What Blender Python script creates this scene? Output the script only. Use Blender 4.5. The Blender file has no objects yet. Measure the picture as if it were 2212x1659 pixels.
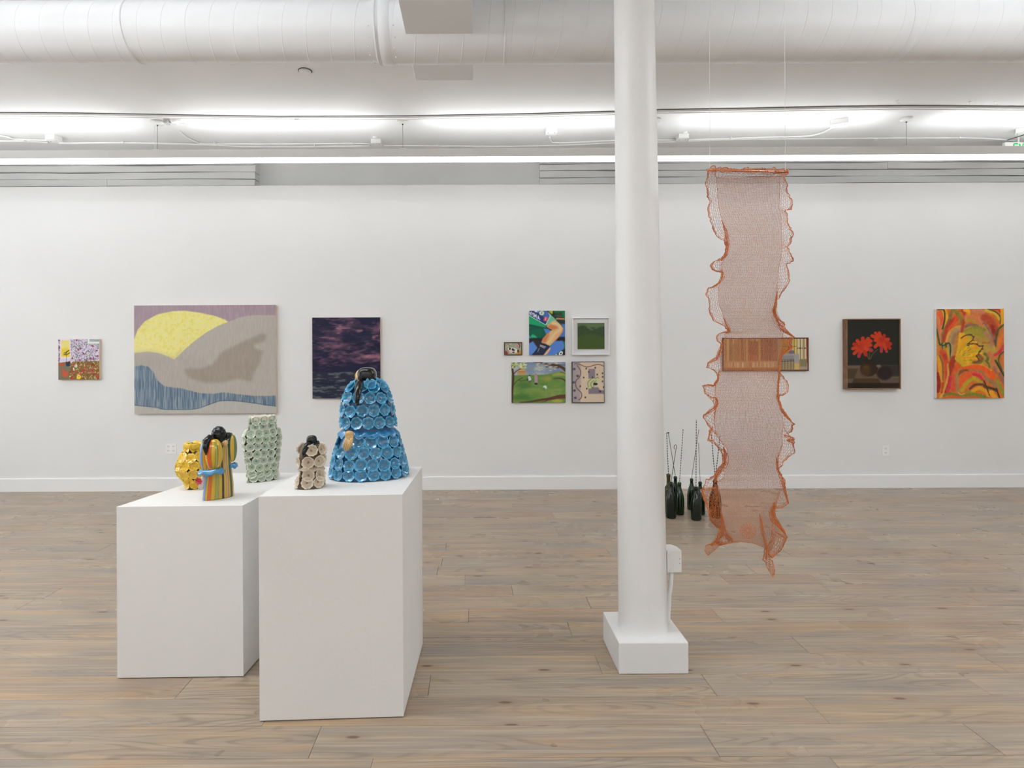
import bpy, bmesh, math, random
import numpy as np
from mathutils import Vector, Matrix
R = math.radians
PI = math.pi
rnd = random.Random(7)
scene = bpy.context.scene
COL = scene.collection

# ------------------------------------------------------------ camera
CAMH = 1.47
F, CX, CY, TH = 1260.0, 1025.0, 775.0, 0.0045
cd = bpy.data.cameras.new('camera')
cam = bpy.data.objects.new('camera', cd)
COL.objects.link(cam)
cd.sensor_width = 36.0
cd.sensor_fit = 'HORIZONTAL'
cd.lens = 36.0 * F / 2212.0
cd.shift_x = (1106.0 - CX) / 2212.0
cd.shift_y = -(829.5 - CY) / 2212.0
cd.clip_start = 0.05
c_, s_ = math.cos(TH), math.sin(TH)
cam.matrix_world = Matrix(((c_, s_, 0, 0), (0, 0, -1, 0), (-s_, c_, 0, CAMH), (0, 0, 0, 1)))
scene.camera = cam

# ------------------------------------------------------------ world, exposure, area lights
w = bpy.data.worlds.new('world')
scene.world = w
w.use_nodes = True
w.node_tree.nodes['Background'].inputs[0].default_value = (0.85, 0.92, 1.0, 1)
w.node_tree.nodes['Background'].inputs[1].default_value = 0.6
scene.view_settings.view_transform = 'Standard'
scene.view_settings.look = 'None'
scene.view_settings.gamma = 1.0
scene.view_settings.use_curve_mapping = False
scene.view_settings.exposure = 0.07
DOWN_E = 5.5     # emission of the downward lamp lenses
UP_E = 15.5      # emission of the upward slots of the lamp in view
DOWN_N, UP_N, DOWN_B = 40.0, 88.0, 39.0   # the lamp rows nearer the camera
WIN_W = 72.0     # daylight through the window openings on the left
def area(name, loc, rot, sx, sy, power, col):
    l = bpy.data.lights.new(name, 'AREA')
    l.shape = 'RECTANGLE'; l.size = sx; l.size_y = sy; l.energy = power; l.color = col
    o = bpy.data.objects.new(name, l); COL.objects.link(o)
    o.location = loc; o.rotation_euler = rot
    return o
area('daylight', (-7.02, 3.1, 2.0), (0, R(-90), 0), 2.0, 4.3, WIN_W, (0.93, 0.97, 1.0))

# ------------------------------------------------------------ helpers
def wx(px, py, Y):
    dx, dy = px - CX, CY - py
    return Vector(((dx * c_ + dy * s_) * Y / F, Y, CAMH + (-dx * s_ + dy * c_) * Y / F))
def wz(px, py, z):
    dx, dy = px - CX, CY - py
    k = (-dx * s_ + dy * c_) / F
    Y = (z - CAMH) / k
    return Vector(((dx * c_ + dy * s_) * Y / F, Y, z))
def lin(c):
    c = c / 255.0
    return c / 12.92 if c <= 0.04045 else ((c + 0.055) / 1.055) ** 2.4
def rgb(r, g, b, k=1.0):
    return (lin(r) * k, lin(g) * k, lin(b) * k, 1)

def mat(name, col=(0.8, 0.8, 0.8, 1), rough=0.5, metal=0.0, spec=0.5, coat=0.0, trans=0.0, ior=1.45):
    m = bpy.data.materials.new(name); m.use_nodes = True
    b = m.node_tree.nodes['Principled BSDF']
    b.inputs['Base Color'].default_value = col
    b.inputs['Roughness'].default_value = rough
    b.inputs['Metallic'].default_value = metal
    b.inputs['Specular IOR Level'].default_value = spec
    b.inputs['Coat Weight'].default_value = coat
    b.inputs['Coat Roughness'].default_value = 0.08
    b.inputs['Transmission Weight'].default_value = trans
    b.inputs['IOR'].default_value = ior
    return m
def N(m, typ, **kw):
    n = m.node_tree.nodes.new(typ)
    for k, v in kw.items():
        if k.startswith('i_'):
            n.inputs[k[2:].replace('_', ' ')].default_value = v
        else:
            setattr(n, k, v)
    return n
def L(m, a, b):
    m.node_tree.links.new(a, b)
def bsdf(m):
    return m.node_tree.nodes['Principled BSDF']
def ramp(m, stops, interp='LINEAR'):
    n = N(m, 'ShaderNodeValToRGB')
    cr = n.color_ramp; cr.interpolation = interp
    while len(cr.elements) < len(stops): cr.elements.new(0.5)
    for e, (p, c) in zip(cr.elements, stops):
        e.position = p; e.color = c
    return n
def noise_mat(name, c1, c2, scale=3.0, rough=0.6, bump=0.0, bscale=30.0, coords='Object', detail=3.0, dist=0.02, spec=0.5, coat=0.0):
    m = mat(name, c1, rough, spec=spec, coat=coat)
    tc = N(m, 'ShaderNodeTexCoord')
    n = N(m, 'ShaderNodeTexNoise', i_Scale=scale, i_Detail=detail)
    L(m, tc.outputs[coords], n.inputs['Vector'])
    r = ramp(m, [(0.3, c1), (0.7, c2)])
    L(m, n.outputs['Fac'], r.inputs[0]); L(m, r.outputs[0], bsdf(m).inputs['Base Color'])
    if bump:
        n2 = N(m, 'ShaderNodeTexNoise', i_Scale=bscale, i_Detail=4.0)
        L(m, tc.outputs[coords], n2.inputs['Vector'])
        b = N(m, 'ShaderNodeBump', i_Strength=bump, i_Distance=dist)
        L(m, n2.outputs['Fac'], b.inputs['Height']); L(m, b.outputs[0], bsdf(m).inputs['Normal'])
    return m
def emis(name, col, strength):
    m = bpy.data.materials.new(name); m.use_nodes = True
    b = m.node_tree.nodes['Principled BSDF']
    b.inputs['Base Color'].default_value = (0.8, 0.8, 0.8, 1)
    b.inputs['Emission Color'].default_value = col
    b.inputs['Emission Strength'].default_value = strength
    return m
def attr_mat(name, rough=0.6, spec=0.3, coat=0.0, bump=0.0, bs=400.0):
    m = mat(name, rough=rough, spec=spec, coat=coat)
    a = N(m, 'ShaderNodeAttribute', attribute_name='paint')
    L(m, a.outputs['Color'], bsdf(m).inputs['Base Color'])
    if bump:
        tc = N(m, 'ShaderNodeTexCoord')
        n2 = N(m, 'ShaderNodeTexNoise', i_Scale=bs, i_Detail=2.0)
        L(m, tc.outputs['Object'], n2.inputs['Vector'])
        b = N(m, 'ShaderNodeBump', i_Strength=bump, i_Distance=0.001)
        L(m, n2.outputs['Fac'], b.inputs['Height']); L(m, b.outputs[0], bsdf(m).inputs['Normal'])
    return m

def tag(o, label=None, cat=None, group=None, kind=None):
    if label: o['label'] = label
    if cat: o['category'] = cat
    if group: o['group'] = group
    if kind: o['kind'] = kind
    return o
def empty(name, loc, label=None, cat=None, group=None, rz=0.0):
    o = bpy.data.objects.new(name, None); COL.objects.link(o)
    o.location = loc; o.rotation_euler = (0, 0, rz); o.empty_display_size = 0.05
    return tag(o, label, cat, group)
def link(name, me, m, parent=None, loc=None, smooth=False, kind=None):
    """mesh given in WORLD coordinates unless loc is given (then local to loc)"""
    if m is not None and len(me.materials) == 0: me.materials.append(m)
    if smooth: me.polygons.foreach_set('use_smooth', [True] * len(me.polygons))
    o = bpy.data.objects.new(name, me); COL.objects.link(o)
    if loc is not None: o.location = loc
    if parent is not None:
        o.parent = parent
        if loc is None:
            M = Matrix.Translation(parent['_w'] if '_w' in parent else world_loc(parent)) @ Matrix.Rotation(world_rz(parent), 4, 'Z')
            me.transform(M.inverted())
    if kind: o['kind'] = kind
    return o
def world_loc(o):
    v = Vector(o.location); p = o.parent
    while p is not None:
        v = Matrix.Rotation(p.rotation_euler.z, 3, 'Z') @ v + Vector(p.location); p = p.parent
    return v
def world_rz(o):
    a = o.rotation_euler.z; p = o.parent
    while p is not None: a += p.rotation_euler.z; p = p.parent
    return a
def center_origin(o):
    """move a top-level mesh's origin to the middle of its base"""
    me = o.data
    co = np.empty(len(me.vertices) * 3); me.vertices.foreach_get('co', co); co = co.reshape(-1, 3)
    c = Vector(((co[:, 0].min() + co[:, 0].max()) / 2, (co[:, 1].min() + co[:, 1].max()) / 2, co[:, 2].min()))
    me.transform(Matrix.Translation(-c)); o.location = Vector(o.location) + c
    return o

class MB:
    def __init__(s): s.v = []; s.f = []; s.n = 0
    def add(s, vs, fs):
        b = s.n
        s.v.extend([tuple(v) for v in vs]); s.n += len(vs)
        s.f.extend([tuple(i + b for i in f) for f in fs])
        return s
    def box(s, x0, y0, z0, x1, y1, z1):
        vs = [(x0,y0,z0),(x1,y0,z0),(x1,y1,z0),(x0,y1,z0),(x0,y0,z1),(x1,y0,z1),(x1,y1,z1),(x0,y1,z1)]
        return s.add(vs, [(3,2,1,0),(4,5,6,7),(0,1,5,4),(1,2,6,5),(2,3,7,6),(3,0,4,7)])
    def prism(s, pts, z0, z1):
        n = len(pts)
        vs = [(p[0], p[1], z0) for p in pts] + [(p[0], p[1], z1) for p in pts]
        fs = [tuple(range(n - 1, -1, -1)), tuple(range(n, 2 * n))] + [(i, (i + 1) % n, n + (i + 1) % n, n + i) for i in range(n)]
        return s.add(vs, fs)
    def tube(s, pts, r, n=8, caps=True, closed=False):
        pts = [Vector(p) for p in pts]; m = len(pts)
        rs = r if isinstance(r, (list, tuple)) else [r] * m
        vs = []; up = None
        for i, p in enumerate(pts):
            a = pts[i - 1] if (i > 0 or closed) else p
            b = pts[(i + 1) % m] if (i < m - 1 or closed) else p
            t = (b - a).normalized() if (b - a).length > 1e-9 else Vector((0, 0, 1))
            if up is None:
                up = Vector((0, 0, 1)) if abs(t.z) < 0.9 else Vector((1, 0, 0))
            sd = t.cross(up)
            if sd.length < 1e-6: sd = t.cross(Vector((0.3, 1, 0.2)))
            sd.normalize(); up = sd.cross(t).normalized()
            for k in range(n):
                an = 2 * PI * k / n
                vs.append(p + (sd * math.cos(an) + up * math.sin(an)) * rs[i])
        fs = []
        for i in range(m if closed else m - 1):
            j = (i + 1) % m
            for k in range(n):
                k2 = (k + 1) % n
                fs.append((i * n + k, i * n + k2, j * n + k2, j * n + k))
        if caps and not closed:
            fs.append(tuple(range(n - 1, -1, -1))); fs.append(tuple((m - 1) * n + k for k in range(n)))
        return s.add(vs, fs)
    def lathe(s, prof, n=32, c=(0, 0, 0), cap=True):
        vs = []; fs = []
        for (r, z) in prof:
            for k in range(n):
                a = 2 * PI * k / n
                vs.append((c[0] + r * math.cos(a), c[1] + r * math.sin(a), c[2] + z))
        m = len(prof)
        for i in range(m - 1):
            for k in range(n):
                k2 = (k + 1) % n
                fs.append((i * n + k, i * n + k2, (i + 1) * n + k2, (i + 1) * n + k))
        if cap:
            fs.append(tuple(range(n - 1, -1, -1))); fs.append(tuple((m - 1) * n + k for k in range(n)))
        return s.add(vs, fs)
    def ell(s, c, r, n=20, m=12, rot=None, fn=None):
        vs = []; fs = []
        for i in range(m + 1):
            t = PI * i / m
            for k in range(n):
                a = 2 * PI * k / n
                d = Vector((math.sin(t) * math.cos(a), math.sin(t) * math.sin(a), -math.cos(t)))
                q = 1.0 if fn is None else fn(d)
                p = Vector((d.x * r[0] * q, d.y * r[1] * q, d.z * r[2] * q))
                if rot is not None: p = rot @ p
                vs.append(p + Vector(c))
        for i in range(m):
            for k in range(n):
                k2 = (k + 1) % n
                fs.append((i * n + k, i * n + k2, (i + 1) * n + k2, (i + 1) * n + k))
        return s.add(vs, fs)
    def mesh(s, name='mesh'):
        me = bpy.data.meshes.new(name); me.from_pydata(s.v, [], s.f); me.update(); return me
    def build(s, name, m, parent=None, smooth=False, bevel=0.0, loc=None, kind=None, seg=2):
        me = s.mesh(name)
        if bevel:
            bm = bmesh.new(); bm.from_mesh(me)
            bmesh.ops.remove_doubles(bm, verts=bm.verts, dist=1e-6)
            bmesh.ops.bevel(bm, geom=bm.edges[:], offset=bevel, segments=seg, affect='EDGES', profile=0.6)
            bm.to_mesh(me); bm.free()
        return link(name, me, m, parent, loc, smooth, kind)
def grid_mesh(name, P, cols=None, closed_u=False):
    """P: array (rows, cols, 3)"""
    nr, nc = P.shape[:2]
    me = bpy.data.meshes.new(name)
    i = np.arange(nr - 1)[:, None]; k = np.arange(nc if closed_u else nc - 1)[None, :]
    k2 = (k + 1) % nc
    q = np.stack([i * nc + k, i * nc + k2, (i + 1) * nc + k2, (i + 1) * nc + k], -1).reshape(-1, 4)
    me.vertices.add(nr * nc); me.vertices.foreach_set('co', P.reshape(-1).astype(np.float32))
    me.loops.add(q.size); me.loops.foreach_set('vertex_index', q.reshape(-1).astype(np.int32))
    me.polygons.add(len(q)); me.polygons.foreach_set('loop_start', np.arange(0, q.size, 4, dtype=np.int32))
    me.update(calc_edges=True); me.validate()
    if cols is not None:
        a = me.color_attributes.new('paint', 'FLOAT_COLOR', 'POINT')
        C4 = np.ones((nr * nc, 4), np.float32); C4[:, :3] = cols.reshape(-1, 3)
        a.data.foreach_set('color', C4.reshape(-1))
    return me
def seg_mesh(name, A, B, r, n=3):
    """many straight wires as n-sided prisms: A, B arrays (m,3), r scalar or (m,)"""
    A = np.asarray(A, float); B = np.asarray(B, float); m = len(A)
    d = B - A; ln = np.linalg.norm(d, axis=1, keepdims=True) + 1e-12; d = d / ln
    up = np.tile([0.0, 1.0, 0.0], (m, 1))
    bad = np.abs(d[:, 1]) > 0.9; up[bad] = [1.0, 0, 0]
    s1 = np.cross(d, up); s1 /= np.linalg.norm(s1, axis=1, keepdims=True)
    s2 = np.cross(s1, d)
    r = np.broadcast_to(np.asarray(r, float), (m,))[:, None]
    V = np.empty((m, 2 * n, 3))
    for k in range(n):
        o = (s1 * math.cos(2 * PI * k / n) + s2 * math.sin(2 * PI * k / n)) * r
        V[:, k] = A + o; V[:, n + k] = B + o
    base = (np.arange(m) * 2 * n)[:, None]
    q = []
    for k in range(n):
        k2 = (k + 1) % n
        q.append(np.concatenate([base + k, base + k2, base + n + k2, base + n + k], 1))
    q = np.stack(q, 1).reshape(-1, 4)
    me = bpy.data.meshes.new(name)
    me.vertices.add(m * 2 * n); me.vertices.foreach_set('co', V.reshape(-1).astype(np.float32))
    me.loops.add(q.size); me.loops.foreach_set('vertex_index', q.reshape(-1).astype(np.int32))
    me.polygons.add(len(q)); me.polygons.foreach_set('loop_start', np.arange(0, q.size, 4, dtype=np.int32))
    me.update(calc_edges=True)
    return me

# ------------------------------------------------------------ materials
M_wall = noise_mat('wall_paint', rgb(230, 230, 229), rgb(227, 227, 226), 1.2, 0.55, 0.08, 60, 'Object', dist=0.003, spec=0.3)
M_ceil = noise_mat('ceiling_paint', rgb(232, 232, 231), rgb(228, 228, 227), 2.0, 0.6, 0.25, 9, 'Object', dist=0.006, spec=0.3)
M_beam = noise_mat('painted_boards', rgb(228, 228, 226), rgb(222, 222, 220), 3.0, 0.55, 0.3, 14, 'Object', dist=0.006, spec=0.3)
M_duct = noise_mat('duct_paint', rgb(235, 237, 239), rgb(232, 234, 236), 2.0, 0.38, 0.04, 20, 'Object', spec=0.45)
M_trim = mat('trim_paint', rgb(236, 236, 235), 0.4)
M_col = noise_mat('column_paint', rgb(234, 234, 233), rgb(230, 230, 229), 3.0, 0.4, 0.35, 7, 'Object', dist=0.006, spec=0.4)
M_white = mat('white_enamel', rgb(235, 235, 233), 0.35)
M_plinth = noise_mat('plinth_paint', rgb(233, 232, 230), rgb(231, 230, 228), 1.0, 0.6, 0.03, 90, 'Object', spec=0.25)
M_black = mat('black', rgb(20, 20, 20), 0.4)
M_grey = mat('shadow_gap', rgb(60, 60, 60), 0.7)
M_lens = emis('lamp_lens', (0.95, 0.975, 1.0, 1), DOWN_E)
M_lens2 = emis('lamp_lens_near', (0.93, 0.965, 1.0, 1), DOWN_N)
M_lens3 = emis('lamp_lens_back', (0.93, 0.965, 1.0, 1), DOWN_B)
M_up2 = emis('lamp_uplight_near', (0.93, 0.965, 1.0, 1), UP_N)
M_up = emis('lamp_uplight', (0.95, 0.975, 1.0, 1), UP_E)

def wood():
    m = mat('oak_floor', rough=0.34, spec=0.5)
    oi = N(m, 'ShaderNodeObjectInfo')
    tc = N(m, 'ShaderNodeTexCoord')
    off = N(m, 'ShaderNodeVectorMath', operation='MULTIPLY_ADD')
    cmb = N(m, 'ShaderNodeCombineXYZ')
    L(m, oi.outputs['Random'], cmb.inputs[0]); L(m, oi.outputs['Random'], cmb.inputs[1]); L(m, oi.outputs['Random'], cmb.inputs[2])
    L(m, cmb.outputs[0], off.inputs[0]); off.inputs[1].default_value = (61, 37, 83)
    L(m, tc.outputs['Object'], off.inputs[2])
    V = off.outputs[0]
    def sc(sx, sy):
        n = N(m, 'ShaderNodeVectorMath', operation='MULTIPLY'); n.inputs[1].default_value = (sx, sy, 1)
        L(m, V, n.inputs[0]); return n.outputs[0]
    def noi(v, s, det=3.0, dis=0.0):
        n = N(m, 'ShaderNodeTexNoise', i_Scale=s, i_Detail=det, i_Distortion=dis); L(m, v, n.inputs['Vector']); return n.outputs['Fac']
    def mth(op, a, b=None, cl=False):
        n = N(m, 'ShaderNodeMath', operation=op); n.use_clamp = cl
        for i, x in enumerate((a, b)):
            if x is None: continue
            if isinstance(x, (int, float)): n.inputs[i].default_value = x
            else: L(m, x, n.inputs[i])
        return n.outputs[0]
    def mixc(f, a, b, typ='MIX'):
        n = N(m, 'ShaderNodeMix', data_type='RGBA', blend_type=typ)
        if isinstance(f, (int, float)): n.inputs[0].default_value = f
        else: L(m, f, n.inputs[0])
        for i, x in ((6, a), (7, b)):
            if isinstance(x, tuple): n.inputs[i].default_value = x
            else: L(m, x, n.inputs[i])
        return n.outputs[2]
    def rmp(x, stops):
        r = ramp(m, stops); L(m, x, r.inputs[0]); return r.outputs[0]
    W0 = (1, 1, 1, 1); B0 = (0, 0, 0, 1)
    # plank tone
    tone = rmp(oi.outputs['Random'], [(0.0, rgb(170, 154, 132)), (0.25, rgb(160, 145, 127)), (0.5, rgb(170, 154, 133)), (0.7, rgb(154, 141, 125)), (0.86, rgb(166, 145, 120)), (1.0, rgb(158, 131, 107))])
    # broad grey / amber patches
    big = noi(sc(1.1, 6.0), 1.0, 3.0, 0.4)
    col = mixc(rmp(big, [(0.40, B0), (0.72, W0)]), tone, rgb(140, 130, 122))
    amb = noi(sc(0.9, 9.0), 1.3, 3.0, 0.8)
    col = mixc(mth('MULTIPLY', rmp(amb, [(0.50, B0), (0.68, W0)]), 0.62), col, rgb(186, 150, 110))
    # cathedral figure: contour bands of a stretched noise
    fig = noi(sc(0.75, 5.5), 1.0, 1.0, 0.3)
    band = mth('SINE', mth('MULTIPLY', fig, 150.0))
    mask = rmp(noi(sc(0.5, 2.5), 1.7, 1.0), [(0.46, B0), (0.60, W0)])
    bandm = mth('MULTIPLY', mth('MULTIPLY', rmp(band, [(0.3, B0), (1.0, W0)]), mask), 0.75)
    col = mixc(bandm, col, rgb(124, 111, 99))
    # fine grain
    g1 = noi(sc(3.0, 150.0), 1.0, 4.0)
    col = mixc(mth('MULTIPLY', rmp(g1, [(0.45, B0), (0.66, W0)]), 0.42), col, rgb(122, 110, 98))
    g2 = noi(sc(1.5, 60.0), 1.0, 2.0)
    col = mixc(mth('MULTIPLY', rmp(g2, [(0.50, B0), (0.68, W0)]), 0.5), col, rgb(190, 168, 140))
    # knots
    vo = N(m, 'ShaderNodeTexVoronoi', feature='F1', voronoi_dimensions='2D', i_Scale=1.0, i_Randomness=0.5)
    kd = N(m, 'ShaderNodeVectorMath', operation='ADD')
    kn = N(m, 'ShaderNodeTexNoise', i_Scale=9.0, i_Detail=2.0); L(m, V, kn.inputs['Vector'])
    km = N(m, 'ShaderNodeVectorMath', operation='SCALE'); km.inputs['Scale'].default_value = 0.05; L(m, kn.outputs['Color'], km.inputs[0])
    L(m, sc(1.9, 6.0), kd.inputs[0]); L(m, km.outputs[0], kd.inputs[1]); L(m, kd.outputs[0], vo.inputs['Vector'])
    has = mth('GREATER_THAN', N_sep(m, vo.outputs['Color']), 0.70)
    core = mth('MULTIPLY', rmp(vo.outputs['Distance'], [(0.035, W0), (0.065, B0)]), has)
    halo = mth('MULTIPLY', mth('MULTIPLY', rmp(vo.outputs['Distance'], [(0.06, W0), (0.2, B0)]), has), 0.45)
    col = mixc(halo, col, rgb(140, 118, 98))
    col = mixc(mth('MULTIPLY', core, 0.85), col, rgb(92, 66, 54))
    L(m, col, bsdf(m).inputs['Base Color'])
    ro = rmp(noi(V, 2.5, 3.0), [(0.3, (0.25, 0.25, 0.25, 1)), (0.7, (0.36, 0.36, 0.36, 1))])
    L(m, ro, bsdf(m).inputs['Roughness'])
    bm_ = N(m, 'ShaderNodeBump', i_Strength=0.035, i_Distance=0.001)
    L(m, mth('ADD', g1, mth('MULTIPLY', noi(sc(1, 3), 2.0), 1.5)), bm_.inputs['Height']); L(m, bm_.outputs[0], bsdf(m).inputs['Normal'])
    return m
def N_sep(m, c):
    s = N(m, 'ShaderNodeSeparateColor'); L(m, c, s.inputs[0]); return s.outputs[0]
M_floor = wood()
M_joint = mat('floor_joint', rgb(78, 64, 54), 0.8)

# ------------------------------------------------------------ room shell
YW = 6.56            # front face of the hanging wall
ZC = CAMH + 2.40     # ceiling
XL, XR, YB, YE = -7.0, 8.4, -5.0, 7.0
ZT = CAMH + 1.957    # top edge of the hanging wall
fl = MB().box(XL, YB, -0.10, XR, 1.62, 0.0).build('floor', M_floor, kind='structure')
sub = MB().box(XL, 1.62, -0.10, XR, YE, -0.009)
o = sub.build('subfloor', M_joint, fl)
ce = MB().box(XL, YB, ZC, XR, YE, ZC + 0.1).build('ceiling', M_ceil, kind='structure')
MB().box(XL, YW, 0.0, XR, YW + 0.11, ZT).build('wall_back', M_wall, kind='structure')
def wall_with_openings(name, axis, pos, t, lo, hi, opens, z0=0.95, z1=2.9):
    mb = MB(); cur = lo
    def bx(a, b, za, zb):
        if b - a < 1e-4: return
        if axis == 'x': mb.box(pos, a, za, pos + t, b, zb)
        else: mb.box(a, pos, za, b, pos + t, zb)
    for a, b in opens:
        bx(cur, a, -0.1, ZC + 0.1); bx(a, b, -0.1, z0); bx(a, b, z1, ZC + 0.1); cur = b
    bx(cur, hi, -0.1, ZC + 0.1)
    return mb.build(name, M_wall, kind='structure')
wall_with_openings('wall_left', 'x', XL - 0.2, 0.2, YB, YE, [(0.95, 2.9), (3.3, 5.25)], 1.0, 3.0)
wall_with_openings('wall_right', 'x', XR, 0.2, YB, YE, [])
wall_with_openings('wall_front', 'y', YB - 0.2, 0.2, XL, XR, [])
# upper wall behind the hanging wall: smooth panel and painted boards
ZB = ZT - 0.25
ur = MB().box(XL, 6.99, 0, XR, 7.1, ZC).build('wall_rear', M_beam, kind='structure')
MB().box(-2.58, 6.94, 3.2, wx(1165, 380, 6.94).x, 6.99, ZC).build('panel', M_beam, ur)
MB().box(XL, YW + 0.11, ZT - 0.04, XR, 6.99, ZT - 0.02).build('ledge', M_wall, ur)
bh = 0.0815
for side, xa, xb, yf in (('l', XL, wx(553, 380, 6.80).x, 6.80), ('r', wx(1166, 380, 6.90).x, XR, 6.90)):
    z = CAMH + (1.967 * yf / YW) - 0.012 - bh
    k = 0
    while z < ZC - 0.02:
        zt = min(z + bh, ZC)
        cuts = sorted([xa, xb] + [rnd.uniform(xa + 0.6, xb - 0.6) for _ in range(2)]) if k % 2 else [xa, xb]
        for a, b in zip(cuts[:-1], cuts[1:]):
            nseg = max(3, int((b - a) / 0.22)); P = []
            ph = rnd.random() * 50
            xs = [a + (b - a) * i / nseg for i in range(nseg + 1)]
            e = (rnd.random() * 0.03 if side == 'l' and b == xb else 0)
            mb = MB(); vs = []; fs = []
            for i, x in enumerate(xs):
                if i == nseg: x -= e
                wob = 0.004 * math.sin(x * 2.1 + ph) + 0.003 * math.sin(x * 5.3 + ph * 2)
                wo2 = 0.003 * math.sin(x * 3.1 + ph * 3)
                yy = yf + 0.006 * math.sin(ph)
                vs += [(x, 6.99, z + 0.003), (x, yy, z + 0.006 + wo2), (x, yy + 0.002, z + 0.010 + wo2), (x, yy, zt - 0.004 + wob), (x, yy + 0.005, zt - 0.001 + wob), (x, 6.99, zt - 0.001)]
            for i in range(nseg):
                for q in range(5):
                    fs.append((i * 6 + q, i * 6 + q + 1, (i + 1) * 6 + q + 1, (i + 1) * 6 + q))
            fs.append((0, 5, 4, 3, 2, 1)); fs.append(tuple(nseg * 6 + q for q in range(6)))
            mb.add(vs, fs); mb.build('plank', M_beam, ur)
        z += bh; k += 1
# baseboard
bb = MB()
bb.add([(XL, YW, 0), (XL, YW - 0.016, 0), (XL, YW - 0.016, 0.140), (XL, YW - 0.011, 0.148), (XL, YW, 0.150),
        (XR, YW, 0), (XR, YW - 0.016, 0), (XR, YW - 0.016, 0.140), (XR, YW - 0.011, 0.148), (XR, YW, 0.150)],
       [(0, 1, 2, 3, 4), (9, 8, 7, 6, 5), (0, 5, 6, 1), (1, 6, 7, 2), (2, 7, 8, 3), (3, 8, 9, 4), (4, 9, 5, 0)])
bb.build('baseboard_back', M_trim, kind='structure')

# floor boards, each one its own piece
edges = [1.62, 1.81, 1.982, 2.150, 2.34, 2.534, 2.712, 2.89, 3.075, 3.25, 3.43, 3.602, 3.78, 3.96]
while edges[-1] < YW - 0.2: edges.append(edges[-1] + 0.178)
edges.append(YW)
known = [(-1.72, 3.30), (-1.31, 2.60), (-.86, 2.40), (-.38, 2.08), (-.04, 3.35), (.22, 3.15), (.51, 3.15), (.68, 3.50), (.59, 2.80),
         (1.66, 3.0), (2.24, 2.62), (1.95, 2.25), (1.65, 3.78), (2.26, 3.85), (2.03, 3.35), (1.38, 3.35), (3.56, 4.34), (3.2, 4.8), (1.42, 2.47), (-.62, 2.22)]
for y0, y1 in zip(edges[:-1], edges[1:]):
    js = sorted(x for x, y in known if y0 <= y < y1)
    x = XL + rnd.uniform(0.3, 1.8); cuts = [XL]
    while x < XR - 0.4:
        near = [j for j in js if abs(j - x) < 1.0]
        if near:
            for j in near:
                if j > cuts[-1] + 0.2: cuts.append(j)
                if j in js: js.remove(j)
            x = cuts[-1] + rnd.uniform(1.1, 2.6)
            continue
        if not any(abs(j - x) < 1.0 for j in [q for q, r_ in known if y0 <= r_ < y1]) and x > cuts[-1] + .3:
            cuts.append(x)
        x += rnd.uniform(1.0, 2.7)
    cuts.append(XR)
    for a, b in zip(cuts[:-1], cuts[1:]):
        g = 0.0007; h = rnd.uniform(-0.0005, 0.0)
        hx, hy = (b - a) / 2 - g, (y1 - y0) / 2 - g; e = 0.0012
        vs = [(-hx, -hy, -0.009), (hx, -hy, -0.009), (hx, hy, -0.009), (-hx, hy, -0.009),
              (-hx, -hy, -e), (hx, -hy, -e), (hx, hy, -e), (-hx, hy, -e),
              (-hx + e, -hy + e, h), (hx - e, -hy + e, h), (hx - e, hy - e, h), (-hx + e, hy - e, h)]
        fs = [(8, 9, 10, 11), (4, 5, 9, 8), (5, 6, 10, 9), (6, 7, 11, 10), (7, 4, 8, 11), (0, 1, 5, 4), (1, 2, 6, 5), (2, 3, 7, 6), (3, 0, 4, 7)]
        MB().add(vs, fs).build('floorboard', M_floor, fl, loc=Vector(((a + b) / 2, (y0 + y1) / 2, 0)))
# ------------------------------------------------------------ spiral duct under the ceiling
YD, RD = 3.75, 0.195
ZD = CAMH + 2.108
duct = empty('air_duct', (0, YD, ZD - RD), 'large round white spiral air duct running across the room below the ceiling', 'duct')
def spiral(x0, x1, rad, sgn, parent, zc):
    pitch = 0.149; prof = [(-0.045, 0.0), (-0.0045, 0.0), (-0.0030, 0.0), (-0.0014, 0.0016), (0.0014, 0.0016), (0.0030, 0.0), (0.0045, 0.0), (0.045, 0.0)]
    na = 72; rows = []
    nt = int((x1 - x0) / pitch) + 3
    ys = []
    base = x0 - pitch
    A = np.arange(na) * 2 * PI / na
    P = []
    for t in range(nt):
        for dx, dr in prof:
            X = base + t * pitch + dx + sgn * pitch * (np.arange(na) / na)
            X = np.clip(X, x0, x1); r = rad + dr
            P.append(np.stack([X, YD + r * np.sin(A), zc + r * np.cos(A)], -1))
    P = np.array(P)
    # helix closes onto the next turn: keep the seam of the sheet on the top, unseen
    me = grid_mesh('duct_sheet', P)
    o = link('duct_sheet', me, M_duct, parent, smooth=True)
    # close the last strip between the final and first angle columns on top of the duct
    xs0 = P[:, -1]; mbs = MB(); vs = []; fs = []
    n = len(P)
    off = len(prof)
    for i in range(n - off):
        a, b = i, i + off
        vs += [P[i, -1], P[min(i + (off if sgn > 0 else 0), n - 1), 0]]
    for i in range(n - off - 1): fs.append((2 * i, 2 * i + 1, 2 * i + 3, 2 * i + 2))
    mbs.add(vs, fs).build('duct_seam', M_duct, parent, smooth=True)
ZD2 = ZD
spiral(-0.60, 6.0, RD, 1, duct, ZD2)
spiral(-5.6, -0.61, RD - 0.016, 1, duct, ZD2)
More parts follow.
